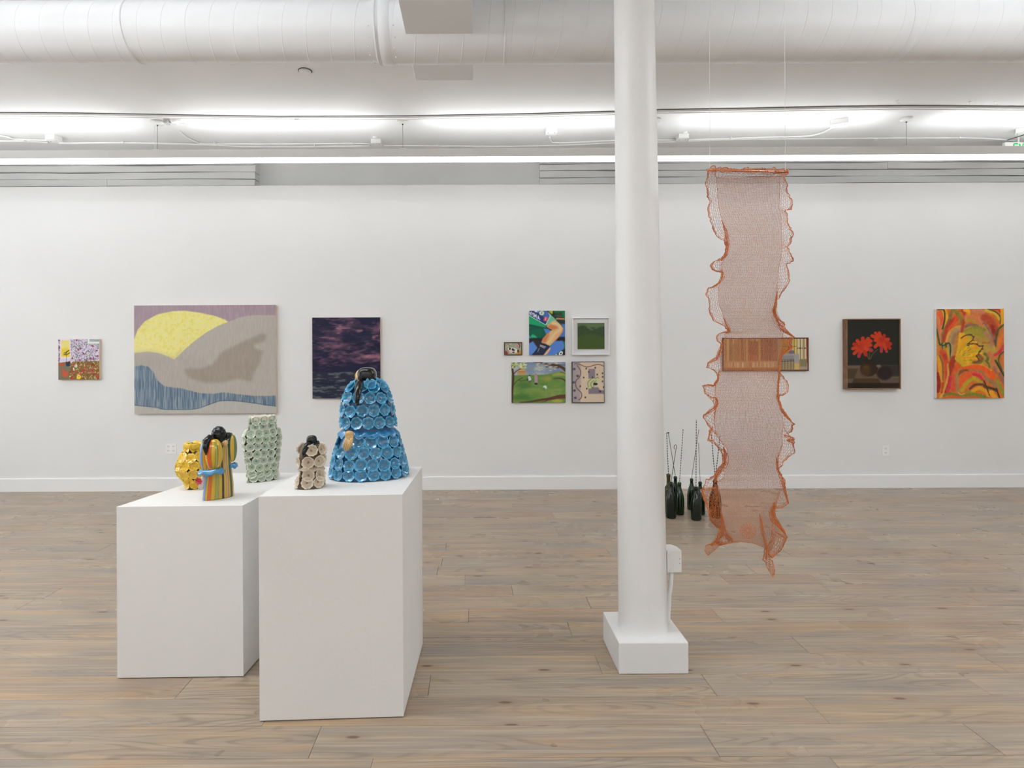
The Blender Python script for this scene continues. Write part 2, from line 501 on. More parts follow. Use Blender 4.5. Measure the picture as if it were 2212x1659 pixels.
def ring(x, wdt, r, name, m=M_duct, t=0.006):
    mb = MB(); n = 72; vs = []; fs = []
    prof = [(x - wdt / 2, r - 0.02), (x - wdt / 2, r), (x - wdt / 2 + 0.004, r + t), (x + wdt / 2 - 0.004, r + t), (x + wdt / 2, r), (x + wdt / 2, r - 0.02)]
    for X, rr in prof:
        for k in range(n):
            a = 2 * PI * k / n; vs.append((X, YD + rr * math.sin(a), ZD2 + rr * math.cos(a)))
    for i in range(len(prof) - 1):
        for k in range(n):
            k2 = (k + 1) % n; fs.append((i * n + k, i * n + k2, (i + 1) * n + k2, (i + 1) * n + k))
    return mb.add(vs, fs).build(name, m, duct, smooth=True)
# step face (the pale crescent) and couplings
ring(-0.606, 0.014, RD, 'duct_collar', t=0.006)
ring(-0.55, 0.07, RD, 'coupling', t=0.004)
ring(wx(1087, 140, 3.84).x, 0.012, RD, 'coupling', t=0.005)
ring(wx(312, 133, 3.84).x, 0.012, RD - 0.016, 'coupling', t=0.008)
ring(2.72, 0.05, RD, 'coupling', t=0.003)
# rivets round the collar
mb = MB()
for dx_ in (-0.10, -0.40):
    pass
for a in np.linspace(R(100), R(250), 9):
    for X, rr in ((-0.65, RD - 0.016), (-0.49, RD)):
        c = Vector((X + rnd.uniform(-.01, .01), YD + (rr + 0.002) * math.sin(a), ZD2 + (rr + 0.002) * math.cos(a)))
        mb.ell(c, (0.005, 0.005, 0.005), 6, 4)
mb.build('rivets', M_duct, duct, smooth=True, kind='stuff')
MB().tube([(wx(1087, 100, 3.75).x + 0.0, YD + 0.0, ZD2 + RD), (wx(1087, 100, 3.75).x, YD, ZC + 0.01)], 0.006).build('hanger', M_duct, duct)
for xh in (-3.2, 3.4):
    MB().tube([(xh, YD, ZD2 + RD - 0.02), (xh, YD, ZC + 0.01)], 0.006).build('hanger', M_duct, duct)
# rectangular branch crossing the duct
br = MB().box(wx(876, 73, 3.592).x, 2.85, CAMH + 2.00, wx(1021, 73, 3.592).x, 4.19, CAMH + 2.28)
br.build('branch_duct', mat('branch_paint', rgb(236, 239, 243), 0.5), duct, bevel=0.003, seg=1)

# ------------------------------------------------------------ linear pendant lamp in view
YL0, YL1 = 5.82, 5.91
ZL = CAMH + 1.9915
def pendant(x0, x1, yc, wd, zb, zt, joints, label, group, near=0):
    t = empty('linear_pendant', ((x0 + x1) / 2, yc, zb), label, 'lamp', group)
    MB().box(x0, yc - wd / 2, zb + 0.026, x1, yc + wd / 2, zt).build('housing', M_white, t, bevel=0.002, seg=1)
    MB().box(x0, yc - wd / 2 + 0.001, zb, x1, yc + wd / 2 - 0.001, zb + 0.026).build('diffuser', (M_lens, M_lens2, M_lens3)[near], t)
    js = [x0] + joints + [x1]
    for a, b in zip(js[:-1], js[1:]):
        MB().box(a + 0.22, yc - 0.028, zt + 0.0005, b - 0.22, yc + 0.028, zt + 0.004).build('uplight', (M_up, M_up2, M_up)[near], t)
    for j in joints:
        MB().box(j - 0.03, yc - wd / 2 + 0.01, zt, j + 0.03, yc + wd / 2 - 0.01, zt + 0.012).build('joint_plate', M_white, t)
        MB().tube([(j, yc, zt + 0.01), (j, yc, ZC - 0.047)], 0.0022, 6).build('suspension_cable', mat('cable', rgb(150, 150, 150), 0.4, 0.5), t)
    return t
YLC = (YL0 + YL1) / 2
jx = [wx(340, 290, YLC).x - 2.45, wx(340, 290, YLC).x, wx(870, 290, YLC).x, wx(1415, 290, YLC).x, wx(1958, 290, YLC).x]
pl = pendant(XL + 0.4, XR - 0.5, YLC, YL1 - YL0, ZL, ZL + 0.108, jx, 'long white linear pendant lamp hung in front of the picture wall', None)
MB().tube([(jx[1] - 0.022, YLC - .01, ZC - 0.047), (jx[1] - 0.03, YLC - 0.01, ZL + 0.25), (jx[1] - 0.02, YLC, ZL + 0.09)], 0.0035, 6).build('power_cord', M_white, pl)
# canopies on the ceiling
for i, j in enumerate(jx[1:]):
    c = empty('lamp_canopy', (j, YLC, ZC - 0.035), ['round white lamp canopy on the ceiling with cord and cable, above the big landscape', 'small white lamp canopy on the ceiling above the dark seascape',
              'white lamp canopy on the ceiling hidden behind the column', 'small white lamp canopy on the ceiling near the exit sign'][i], 'canopy', 'lamp canopies on the ceiling')
    r = 0.062 if i == 0 else 0.055
    MB().lathe([(0.001, 0), (r * .55, 0.0), (r * 0.9, 0.008), (r, 0.02), (r, 0.036)], 28, (j, YLC, ZC - 0.036)).build('cap', M_white, c, smooth=True)
    MB().lathe([(0.004, 0), (0.007, 0.002), (0.007, 0.012)], 10, (j, YLC, ZC - 0.046)).build('cord_grip', M_grey, c, smooth=True)
# rows of the same lamp behind the camera
for xa, xb, yy, js_, lab in ((XL + 0.6, -0.55, 2.15, [-4.0], 'white linear pendant lamp overhead at left, out of frame, nearest the plinths'),
                              (2.1, XR - 0.8, 2.15, [5.0], 'white linear pendant lamp overhead at right, out of frame, nearest the column'),
                              (XL + 0.6, XR - 0.8, -3.4, [-3.4, -1.0, 1.4, 3.8], 'long white linear pendant lamp overhead, out of frame, at the far back of the room')):
    pendant(xa, xb, yy, 0.09, ZL, ZL + 0.108, js_, lab, 'pendant lamps out of frame', 1 if yy > 0 else 2)

# ------------------------------------------------------------ ceiling track and conduits
trk = [wz(px, py, ZC - 0.004) for px, py in ((-300, 246), (0, 246), (170, 247), (342, 250), (600, 254), (870, 253), (1150, 248), (1330, 243), (1415, 240), (1600, 237), (1800, 233), (1958, 231), (2212, 233), (2500, 235))]
t = empty('ceiling_track', (0, trk[5].y, ZC), 'slim white double-line track running along the ceiling above the pendant lamp', 'track')
mb = MB(); vs = []; fs = []
for p in trk:
    for dy, dz in ((-0.024, 0.006), (-0.024, -0.018), (-0.016, -0.018), (-0.013, -0.012), (0.013, -0.012), (0.016, -0.018), (0.024, -0.018), (0.024, 0.006)):
        vs.append((p.x, p.y + dy, p.z + dz))
for i in range(len(trk) - 1):
    for k in range(8):
        k2 = (k + 1) % 8; fs.append((i * 8 + k, (i + 1) * 8 + k, (i + 1) * 8 + k2, i * 8 + k2))
mb.add(vs, fs).build('channel', M_white, t)
for dy in (-0.027, 0.027):
    MB().tube([(p.x, p.y + dy, ZC - 0.002) for p in trk], 0.0022, 6).build('shadow_gap', M_grey, t)
p = wz(642, 256, ZC - 0.01)
MB().box(p.x - 0.02, p.y - 0.02, ZC - 0.035, p.x + 0.02, p.y + 0.02, ZC - 0.02).build('track_clip', M_white, t)

def conduit(pts, r, label, name='ceiling_conduit', clips=()):
    Ps = [wz(px, py, ZC - r) for px, py in pts]
    t = empty(name, Ps[0], label, 'conduit')
    S = []
    for i in range(len(Ps) - 1):
        p0 = Ps[max(i - 1, 0)]; p1 = Ps[i]; p2 = Ps[i + 1]; p3 = Ps[min(i + 2, len(Ps) - 1)]
        for k in range(6):
            u = k / 6
            S.append(0.5 * ((2 * p1) + (-p0 + p2) * u + (2 * p0 - 5 * p1 + 4 * p2 - p3) * u * u + (-p0 + 3 * p1 - 3 * p2 + p3) * u ** 3))
    S.append(Ps[-1])
    MB().tube(S, r, 8).build('pipe', M_white, t, smooth=True)
    for px, py in clips:
        p = wz(px, py, ZC - r)
        MB().box(p.x - 0.006, p.y - r - 0.014, ZC - 2 * r - 0.003, p.x + 0.006, p.y + r + 0.008, ZC - 0.0005).build('strap', M_white, t, bevel=0.001, seg=1)
    return t
conduit([(-200, 304), (0, 304), (60, 304.5), (105, 308)], 0.012, 'white conduit on the ceiling left of the far left junction box', clips=[(55, 303)])
conduit([(-120, 288), (0, 293), (30, 300), (60, 301.5), (105, 303)], 0.010, 'bent white conduit joining the far left junction box from above')
conduit([(128, 309), (150, 309), (265, 308), (440, 312), (560, 316.5), (800, 315)], 0.012, 'long white conduit on the ceiling from the far left box to the middle box', clips=[(268, 308), (680, 315.5)])
conduit([(388, 284), (405, 297), (425, 307), (450, 310.5), (600, 311), (770, 309.5), (802, 312)], 0.009, 'thin curved white conduit running from beside the large canopy', clips=[(464, 309), (761, 309)])
conduit([(829, 314), (1000, 315.5), (1110, 316), (1250, 312), (1335, 308), (1460, 306)], 0.009, 'thin white conduit on the ceiling between middle box and column', clips=[(945, 315), (1160, 315)])
conduit([(1187, 296), (1190, 304), (1200, 308), (1250, 307), (1335, 303), (1462, 302)], 0.010, 'white conduit bending down from the square ceiling box left of the column')
conduit([(1486, 302), (1520, 301), (1580, 299), (1660, 296), (1740, 294), (1775, 287), (1798, 275)], 0.012, 'white conduit rising to the angled box on the ceiling right', clips=[(1578, 298)])
conduit([(1486, 305), (1600, 301), (1700, 300), (1950, 298), (2100, 298), (2160, 301), (2190, 304)], 0.008, 'thin white conduit running along the ceiling to the exit sign', clips=[(2071, 298), (1891, 301)])
def jbox(px, py, sx, sy, sz, rz, label, ear=False):
    p = wz(px, py, ZC - sz)
    t = empty('junction_box', (p.x, p.y, ZC - sz), label, 'junction box', None, rz)
    mb = MB().box(-sx / 2, -sy / 2, 0, sx / 2, sy / 2, sz - 0.0005)
    mb.build('body', M_white, t, bevel=0.003, loc=Vector((0, 0, 0)), seg=1)
    MB().box(-sx / 2 - 0.003, -sy / 2 - 0.003, -0.004, sx / 2 + 0.003, sy / 2 + 0.003, 0.0).build('cover', M_white, t, bevel=0.001, loc=Vector((0, 0, 0)), seg=1)
    mb = MB()
    for sx_ in (-1, 1): mb.ell((sx_ * sx * 0.3, 0, -0.005), (0.004, 0.004, 0.003), 8, 4)
    mb.build('screws', M_grey, t, loc=Vector((0, 0, 0)), kind='stuff')
    if ear:
        MB().lathe([(0.02, 0), (0.026, 0.004), (0.026, 0.018)], 12, (0.0, -0.09, sz - 0.019)).build('boss', M_white, t, loc=Vector((0, 0, 0)))
    return t
jbox(116, 304, 0.12, 0.10, 0.05, R(-12), 'white junction box on the ceiling at far left')
jbox(813, 311, 0.11, 0.08, 0.045, R(0), 'white junction box on the ceiling above the dark seascape, centre of the conduits', True)
jbox(1191, 286, 0.11, 0.12, 0.045, R(0), 'square white junction box on the ceiling just left of the column')
jbox(1474, 301, 0.11, 0.10, 0.045, R(0), 'white junction box on the ceiling just right of the column', True)
jbox(1813, 270, 0.15, 0.10, 0.05, R(-28), 'angled white junction box on the ceiling towards the right')
jbox(2206, 287, 0.10, 0.09, 0.04, R(-35), 'white junction box on the ceiling beside the exit sign')
# small motion sensor by the first canopy
p = wz(372, 263, ZC - 0.03)
t = empty('ceiling_sensor', (p.x, p.y, ZC - 0.05), 'white wired sensor on the ceiling beside the large round canopy', 'sensor')
MB().box(p.x - 0.075, p.y - 0.03, ZC - 0.05, p.x - 0.035, p.y + 0.04, ZC - 0.0005).build('bracket', mat('sensor_grey', rgb(205, 205, 204), 0.5), t, bevel=0.002, seg=1)
MB().lathe([(0.012, 0), (0.034, 0.006), (0.045, 0.02), (0.05, 0.05)], 20, (p.x + 0.03, p.y, ZC - 0.0505)).build('dome', M_white, t, smooth=True)
MB().tube([(p.x - 0.03, p.y, ZC - 0.03), (p.x + 0.02, p.y + .01, ZC - 0.055), (p.x + 0.06, p.y + 0.07, ZC - 0.03), (p.x + 0.085, p.y + 0.13, ZC - 0.012)], 0.006, 8).build('whip', M_white, t, smooth=True)
# sprinkler escutcheon and hooks
p = wz(659, 153, ZC)
t = empty('sprinkler_cover', (p.x, p.y, ZC - 0.012), 'round white sprinkler cover plate on the ceiling below the duct', 'sprinkler')
MB().lathe([(0.001, 0.002), (0.04, 0.0), (0.05, 0.003), (0.052, 0.0115)], 28, (p.x, p.y, ZC - 0.012)).build('plate', M_ceil, t, smooth=True)
MB().tube([(p.x + 0.055 * math.cos(a), p.y + 0.055 * math.sin(a), ZC - 0.002) for a in np.linspace(0, 2 * PI, 28, endpoint=False)], 0.0025, 5, closed=True).build('rim_gap', M_grey, t)
for i, (px, py) in enumerate(((1938, 217), (2094, 220), (2148, 220))):
    p = wz(px, py, ZC)
    mb = MB().tube([(p.x, p.y, ZC), (p.x, p.y, ZC - 0.02), (p.x + 0.01, p.y, ZC - 0.032), (p.x + 0.022, p.y, ZC - 0.028), (p.x + 0.024, p.y, ZC - 0.018)], 0.0025, 6)
    mb.lathe([(0.012, 0), (0.012, 0.004)], 10, (p.x, p.y, ZC - 0.0045))
    o = mb.build('ceiling_hook', M_white)
    tag(center_origin(o), ['small white hook in the ceiling directly above the small right-hand canopy', 'small white ceiling hook, the left one of the pair at far right', 'small white ceiling hook, the right one of the pair at far right'][i], 'hook', 'hooks in the ceiling')

# exit sign (letters from strokes)
YX = 6.35
pL = wx(2171, 307, YX)
t = empty('exit_sign', (pL.x + 0.165, YX, pL.z - 0.19), 'white exit sign with green letters, partly hidden behind the pendant lamp', 'sign')
MB().box(pL.x, YX, pL.z - 0.19, pL.x + 0.33, YX + 0.035, pL.z).build('sign_body', M_white, t, bevel=0.003, seg=1)
gm = mat('sign_green', rgb(20, 165, 85), 0.4); gm.node_tree.nodes['Principled BSDF'].inputs['Emission Color'].default_value = rgb(20, 170, 85); gm.node_tree.nodes['Principled BSDF'].inputs['Emission Strength'].default_value = 0.5
def quad(mb, a, b, wd):
    a = Vector(a); b = Vector(b); d = (b - a).normalized(); nrm = Vector((-d.y, d.x)) * wd / 2
    pts = [a - nrm, b - nrm, b + nrm, a + nrm]
    vs = [(q.x, YX - 0.0022, q.y) for q in pts] + [(q.x, YX + 0.002, q.y) for q in pts]
    mb.add(vs, [(0, 1, 2, 3), (0, 4, 5, 1), (1, 5, 6, 2), (2, 6, 7, 3), (3, 7, 4, 0)])
x0 = pL.x + 0.095; zt = pL.z - 0.012; hh = 0.15; ww = 0.045
segs = {'E': [((0, 0), (0, 1)), ((0, 1), (1, 1)), ((0, .5), (.8, .5)), ((0, 0), (1, 0))], 'X': [((0, 0), (1, 1)), ((0, 1), (1, 0))],
        'I': [((.5, 0), (.5, 1))], 'T': [((.5, 0), (.5, 1)), ((0, 1), (1, 1))]}
for ch in 'EXIT':
    mb = MB()
    for a, b in segs[ch]:
        quad(mb, (x0 + a[0] * ww, zt - 0.007 - hh * (1 - a[1]) * .9), (x0 + b[0] * ww, zt - 0.007 - hh * (1 - b[1]) * .9), 0.014)
    mb.build('letter', gm, t); x0 += 0.060 if ch != 'I' else 0.048
MB().tube([(pL.x + 0.16, YX + 0.017, pL.z - 0.002), (pL.x + 0.16, YX + 0.017, ZC)], 0.01, 8).build('stem', M_white, t)
MB().tube([(pL.x + 0.02, YX + 0.0, pL.z + 0.02), (pL.x + 0.14, YX - 0.12, ZC - 0.02)], 0.004, 6).build('wire', M_grey, t)

# ------------------------------------------------------------ column
YCn = 2.88
XC = wx(1388.5, 1340, YCn).x
blk = empty('column', (XC, YCn, 0), 'round white painted column on a square block, right of centre', 'column')
yf = wz(1412, 1456.5, 0).y
x0, x1 = wx(1337, 1457, yf).x, wx(1488, 1453, yf).x
MB().box(x0, yf, 0.0, x1, yf + 0.335, 0.147).build('base_block', M_col, blk, bevel=0.006)
P = []; na, nz = 64, 120
zt = ZC + 0.0
rr = np.random.RandomState(3)
lumps = [(rr.uniform(0, 2 * PI), rr.uniform(0.2, 3.2), rr.uniform(0.005, 0.012), rr.uniform(-.0010, 0.0018)) for _ in range(90)]
# paint drips and dents seen in the photograph
for px, py, s_l, a_l in ((1404, 1262, .014, .006), (1404, 1312, .016, .007), (1380, 1060, .02, .003), (1393, 160, .014, .005), (1397, 140, .014, -.003), (1430, 1275, .02, -.003), (1412, 870, .03, .003), (1415, 880, .02, -.003), (1395, 1260, .03, -.003), (1415, 640, .02, .003)):
    q = wx(px, py, 2.77); zz = q.z
    xc = XC + (zz - 0.147) * (-0.030 / 3.1); rad = 0.1175 - (zz - 0.147) * (0.0215 / 3.1)
    an = math.asin(max(-1, min(1, (q.x - xc) / rad)))
    lumps.append((an, zz, s_l * 0.75, a_l * 0.8))
nz = 260
A = np.arange(na * 2) * PI / na
for i in range(nz + 1):
    z = 0.140 + (zt - 0.140) * i / nz
    k = (z - 0.147) / 3.1
    rad = 0.1175 - 0.0215 * k + 0.006 * math.exp(-max(z - 0.147, 0) / 0.008)
    xc = XC - 0.030 * k
    d = np.zeros(na * 2)
    for (a, zl, s, h) in lumps:
        if abs(z - zl) < 3 * s:
            da = (A - a + PI) % (2 * PI) - PI
            d += h * np.exp(-((da * rad) ** 2 + (z - zl) ** 2) / (2 * (s * 0.5) ** 2))
    P.append(np.stack([xc + (rad + d) * np.sin(A), YCn - (rad + d) * np.cos(A), np.full(na * 2, z)], -1))
me = grid_mesh('shaft', np.array(P), closed_u=True)
link('shaft', me, M_col, blk, smooth=True)
# power box and conduit on the column
q0 = wx(1447, 1237, 2.88); q1 = wx(1470, 1190, 2.88)
t = empty('column_junction_box', (q0.x + 0.03, 2.93, q0.z), 'white electrical box fixed to the right side of the column near its foot', 'electrical box')
bx0, bx1 = wx(1441, 1200, 2.88).x, wx(1474, 1200, 2.88).x
mb = MB(); pts = [(bx0, 2.88), (bx1 - 0.004, 2.88), (bx1, 2.895), (bx1 - 0.004, 2.95), (bx1 - 0.022, 2.985), (bx0, 2.985)]
mb.prism(pts, q0.z, q1.z); mb.build('box_body', M_white, t, bevel=0.003)
MB().box(bx0 - 0.012, 2.90, q0.z + 0.008, bx0 + 0.001, 2.97, q1.z - 0.01).build('gap_shade_block', M_grey, t)  # dark block standing in for the shade between column and box
for k in range(4):
    zc = q0.z + 0.015 + k * 0.0235
    MB().tube([(bx0 + 0.022 + 0.009 * math.cos(a), 2.8795, zc + 0.009 * math.sin(a)) for a in np.linspace(0, 2 * PI, 14, endpoint=False)], 0.0012, 4, closed=True).build('knockout', M_white, t)
for zc in (q0.z + 0.045, q0.z + 0.068):
    MB().ell((bx1 - 0.014, 2.879, zc), (0.002, 0.0015, 0.002), 8, 4).build('screw', M_black, t)
pp = [wx(1450, 1236, 2.92), wx(1449, 1262, 2.92), wx(1446, 1285, 2.92), wx(1444, 1310, 2.92), wx(1443, 1335, 2.92)]
pp.append(Vector((pp[-1].x - 0.002, 2.91, 0.146)))
MB().tube(pp, [0.011, 0.011, 0.0105, 0.012, 0.011, 0.012], 10).build('conduit_pipe', M_white, t, smooth=True)
MB().tube([wx(1441, 1330, 2.86), Vector((wx(1441, 1340, 2.85).x, 2.85, 0.147))], 0.004, 6).build('cable', M_white, t, smooth=True)

# ------------------------------------------------------------ outlets
def outlet(px0, py0, px1, py1, gangs, label):
    a = wx(px0, py1, YW - 0.006); b = wx(px1, py0, YW - 0.006)
    t = empty('wall_outlet', ((a.x + b.x) / 2, YW, a.z), label, 'outlet')
    MB().box(a.x, YW - 0.006, a.z, b.x, YW, b.z).build('cover_plate', M_trim, t, bevel=0.0015)
    n = gangs
    for g in range(n):
        cx = a.x + (b.x - a.x) * (g + 0.5) / n
        for s in (-1, 1):
            cz = (a.z + b.z) / 2 + s * 0.024
            MB().box(cx - 0.014, YW - 0.0085, cz - 0.015, cx + 0.014, YW - 0.005, cz + 0.015).build('socket', M_trim, t, bevel=0.001, seg=1)
            mb = MB()
            mb.box(cx - 0.008, YW - 0.0088, cz - 0.002, cx - 0.005, YW - 0.008, cz + 0.009).box(cx + 0.005, YW - 0.0088, cz - 0.002, cx + 0.008, YW - 0.008, cz + 0.009).box(cx - 0.002, YW - 0.0088, cz - 0.011, cx + 0.002, YW - 0.008, cz - 0.007)
            mb.build('slots', M_grey, t, kind='stuff')
outlet(357.5, 958, 380.5, 980.5, 2, 'white double outlet plate low on the wall, left of the yellow vase')
outlet(1906, 962, 1921, 985, 1, 'narrow white outlet plate low on the wall below the red flower picture')

# ------------------------------------------------------------ plinths
def plinth(pts, h, label):
    c = Vector((sum(p[0] for p in pts) / 4, sum(p[1] for p in pts) / 4, 0))
    t = empty('plinth', c, label, 'plinth')
    MB().prism(pts, 0.004, h).build('body', M_plinth, t, bevel=0.0015)
    cx, cy = c.x, c.y
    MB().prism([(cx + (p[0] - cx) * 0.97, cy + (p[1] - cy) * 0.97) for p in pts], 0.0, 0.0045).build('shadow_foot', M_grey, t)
    return t
HR, HL = 0.915, 0.795
def fp(pts, h): return [tuple(wz(x, y, h)[:2]) for x, y in pts]
pR = fp([(558.5, 1072.5), (869.5, 1068)], HR)
bR = wz(912, 1008, HR); 
plR = plinth([pR[0], pR[1], (bR.x, bR.y), (pR[0][0] + (bR.x - pR[1][0]) * 1.0, bR.y + 0.01)], HR, 'taller white plinth in front carrying the blue and the beige flower figures')
pL_ = fp([(251.5, 1094.5), (524, 1092)], HL)
q = wz(397, 1047, HL); bk = wz(560, 1021.5, HL).y
dl = Vector((q.x - pL_[0][0], q.y - pL_[0][1])); dl *= (bk - pL_[0][1]) / dl.y
q2 = wz(558, 1074, HL); dr_ = Vector((q2.x - pL_[1][0], q2.y - pL_[1][1])); dr_ *= (bk - pL_[1][1]) / dr_.y
xr_b = min(pL_[1][0] + dr_.x, -0.90)
plL = plinth([pL_[0], pL_[1], (xr_b, bk), (pL_[0][0] + dl.x, bk)], HL, 'lower white plinth at left carrying the striped figure and two vases')
# ------------------------------------------------------------ ceramic sculptures
def glaze(name, rim, mid, deep, R_, rough=0.18, coat=0.6):
    m = mat(name, mid, rough, coat=coat)
    tc = N(m, 'ShaderNodeTexCoord')
    sp = N(m, 'ShaderNodeVectorMath', operation='MULTIPLY'); sp.inputs[1].default_value = (1, 1, 0)
    L(m, tc.outputs['Object'], sp.inputs[0])
    ln = N(m, 'ShaderNodeVectorMath', operation='LENGTH'); L(m, sp.outputs[0], ln.inputs[0])
    no = N(m, 'ShaderNodeTexNoise', i_Scale=90.0, i_Detail=2.0); L(m, tc.outputs['Object'], no.inputs['Vector'])
    a = N(m, 'ShaderNodeMath', operation='MULTIPLY_ADD'); a.inputs[1].default_value = 1.0 / R_; L(m, ln.outputs['Value'], a.inputs[0])
    b = N(m, 'ShaderNodeMath', operation='MULTIPLY_ADD'); b.inputs[1].default_value = 0.5; b.inputs[2].default_value = -0.25
    L(m, no.outputs['Fac'], b.inputs[0]); L(m, b.outputs[0], a.inputs[2])
    r = ramp(m, [(0.05, deep), (0.3, mid), (0.72, mid), (0.93, rim)])
    L(m, a.outputs[0], r.inputs[0]); L(m, r.outputs[0], bsdf(m).inputs['Base Color'])
    return m
def flower_mesh(name, R_, lobes, seed, cup=0.34, wav=0.08, pistil=0.09):
    rg = random.Random(seed); n = lobes * 6
    ph = [rg.uniform(-.04, .04) for _ in range(lobes)]
    prof = [(0.10, pistil), (0.2, 0.03), (0.45, 0.05), (0.75, cup * 0.55), (0.95, cup * 0.95), (1.0, cup), (1.03, cup * 0.86), (0.72, cup * 0.1), (0.35, -0.12)]
    vs = [(0, 0, pistil * R_)]; fs = []
    for (r, z) in prof:
        for k in range(n):
            a = 2 * PI * k / n
            c = 2 * abs(math.cos(a * lobes / 2)) - 1
            lo = 1 + wav * c * min(1, r * 1.2) + (ph[int(k / 6 + 0.5) % lobes] - 0.02) * r
            zz = z + (0.05 * c * r if 0.3 < r else 0) + (0.02 * math.cos(a * lobes * 2) * r if 0.3 < r < 0.9 else 0) + 0.03 * math.sin(3 * a + seed) * r
            vs.append((R_ * r * lo * math.cos(a), R_ * r * lo * math.sin(a), R_ * zz))
    for k in range(n): fs.append((0, 1 + k, 1 + (k + 1) % n))
    for i in range(len(prof) - 1):
        for k in range(n):
            k2 = (k + 1) % n
            fs.append((1 + i * n + k, 1 + (i + 1) * n + k, 1 + (i + 1) * n + k2, 1 + i * n + k2))
    me = bpy.data.meshes.new(name); me.from_pydata(vs, [], fs)
    me.polygons.foreach_set('use_smooth', [True] * len(fs)); me.update(); return me

class Body:
    """solid with an elliptic section, half width read from a silhouette"""
    def __init__(s, rows, cx, cy, phi, ratio, inset, n=2.3, sc=1.0):
        # rows: list of (z, xl, xr) in world at depth cy
        s.c = Vector((cx, cy)); s.phi = phi; s.rt = ratio; s.n = n
        q = -cx / cy
        k = math.sqrt((math.cos(phi) + q * math.sin(phi)) ** 2 + (ratio * (-math.sin(phi) + q * math.cos(phi))) ** 2)
        rows = sorted(rows)
        s.z = [r[0] for r in rows]; s.a = [max(0.004, ((r[2] - r[1]) / 2 - inset) / k * sc) for r in rows]
        s.o = [((r[2] + r[1]) / 2 - cx) for r in rows]
    def a_at(s, z): return float(np.interp(z, s.z, s.a))
    def o_at(s, z): return float(np.interp(z, s.z, s.o))
    def p(s, u, z, ex=0.0):
        a = s.a_at(z) + ex; b = s.a_at(z) * s.rt + ex
        cu, su = math.cos(u), math.sin(u); e = 2.0 / s.n
        x = a * math.copysign(abs(cu) ** e, cu); y = b * math.copysign(abs(su) ** e, su)
        c, d = math.cos(s.phi), math.sin(s.phi)
        return Vector((s.c.x + s.o_at(z) + x * c - y * d, s.c.y + x * d + y * c, z))
    def nrm(s, u, z):
        e = 1e-3
        t = s.p(u + 0.02, z) - s.p(u - 0.02, z); v = s.p(u, z + 0.004) - s.p(u, z - 0.004)
        return t.cross(v).normalized()
    def mesh(s, name, nu=72, nz=60, ex=0.0):
        P = np.array([[list(s.p(2 * PI * k / nu, s.z[0] + (s.z[-1] - s.z[0]) * i / nz, ex)) for k in range(nu)] for i in range(nz + 1)])
        top = P[-1].mean(0); P = np.concatenate([np.repeat(P[0].mean(0)[None, None], nu, 1), P, np.repeat(top[None, None], nu, 1)])
        return grid_mesh(name, P, closed_u=True)
def cover(root, B, rows, spacing, meshes, m, skip=None, name='flower', lift=0.0, scale=1.0):
    cnt = 0
    for ri, z in enumerate(rows):
        us = np.linspace(0, 2 * PI, 361); pts = [B.p(u, z) for u in us]
        d = [0.0]
        for a, b in zip(pts[:-1], pts[1:]): d.append(d[-1] + (b - a).length)
        n = max(4, int(round(d[-1] / spacing)))
        o = rnd.random() * 0.4 if ri % 2 else rnd.random() * 0.3
        for i in range(n):
            u = float(np.interp(((i + o) % n) / n * d[-1], d, us))
            zz = z + (rnd.uniform(-.05, .05) * spacing if ri else 0)
            p = B.p(u, zz, lift); nv = B.nrm(u, zz)
            if skip and skip(p, nv): continue
            me = meshes[rnd.randrange(len(meshes))]
            ob = bpy.data.objects.new(name, me); COL.objects.link(ob)
            q = nv.to_track_quat('Z', 'Y'); sc = scale * (rnd.uniform(0.96, 1.07) * min(1.05, d[-1] / n / spacing) if ri else 1.0)
            ob.matrix_world = Matrix.Translation(p) @ q.to_matrix().to_4x4() @ Matrix.Rotation(rnd.random() * 6, 4, 'Z') @ Matrix.Scale(sc, 4)
            M0 = ob.matrix_world.copy()
            ob.parent = root; ob.matrix_basis = Matrix.Translation(-Vector(root.location)) @ M0
            cnt += 1
    return cnt
def crop(ox, oy, s, Y):
    def f(x, y, dY=0.0): return wx(ox + x / s, oy + y / s, Y + dY)
    return f
def rows_of(f, lst): return [(f(0, y).z, f(xl, y).x, f(xr, y).x) for y, xl, xr in lst]
M_hair = mat('black_glaze', rgb(9, 9, 10), 0.16, spec=0.45, coat=0.15)
def hairm():
    m = M_hair; tc = N(m, 'ShaderNodeTexCoord')
    n = N(m, 'ShaderNodeTexNoise', i_Scale=120.0, i_Detail=3.0); L(m, tc.outputs['Object'], n.inputs['Vector'])
    b = N(m, 'ShaderNodeBump', i_Strength=0.45, i_Distance=0.003); L(m, n.outputs['Fac'], b.inputs['Height']); L(m, b.outputs[0], bsdf(m).inputs['Normal'])
hairm()
M_skin = mat('ochre_clay', rgb(205, 168, 112), 0.35, coat=0.3)
M_line = mat('painted_line', rgb(70, 45, 25), 0.5)

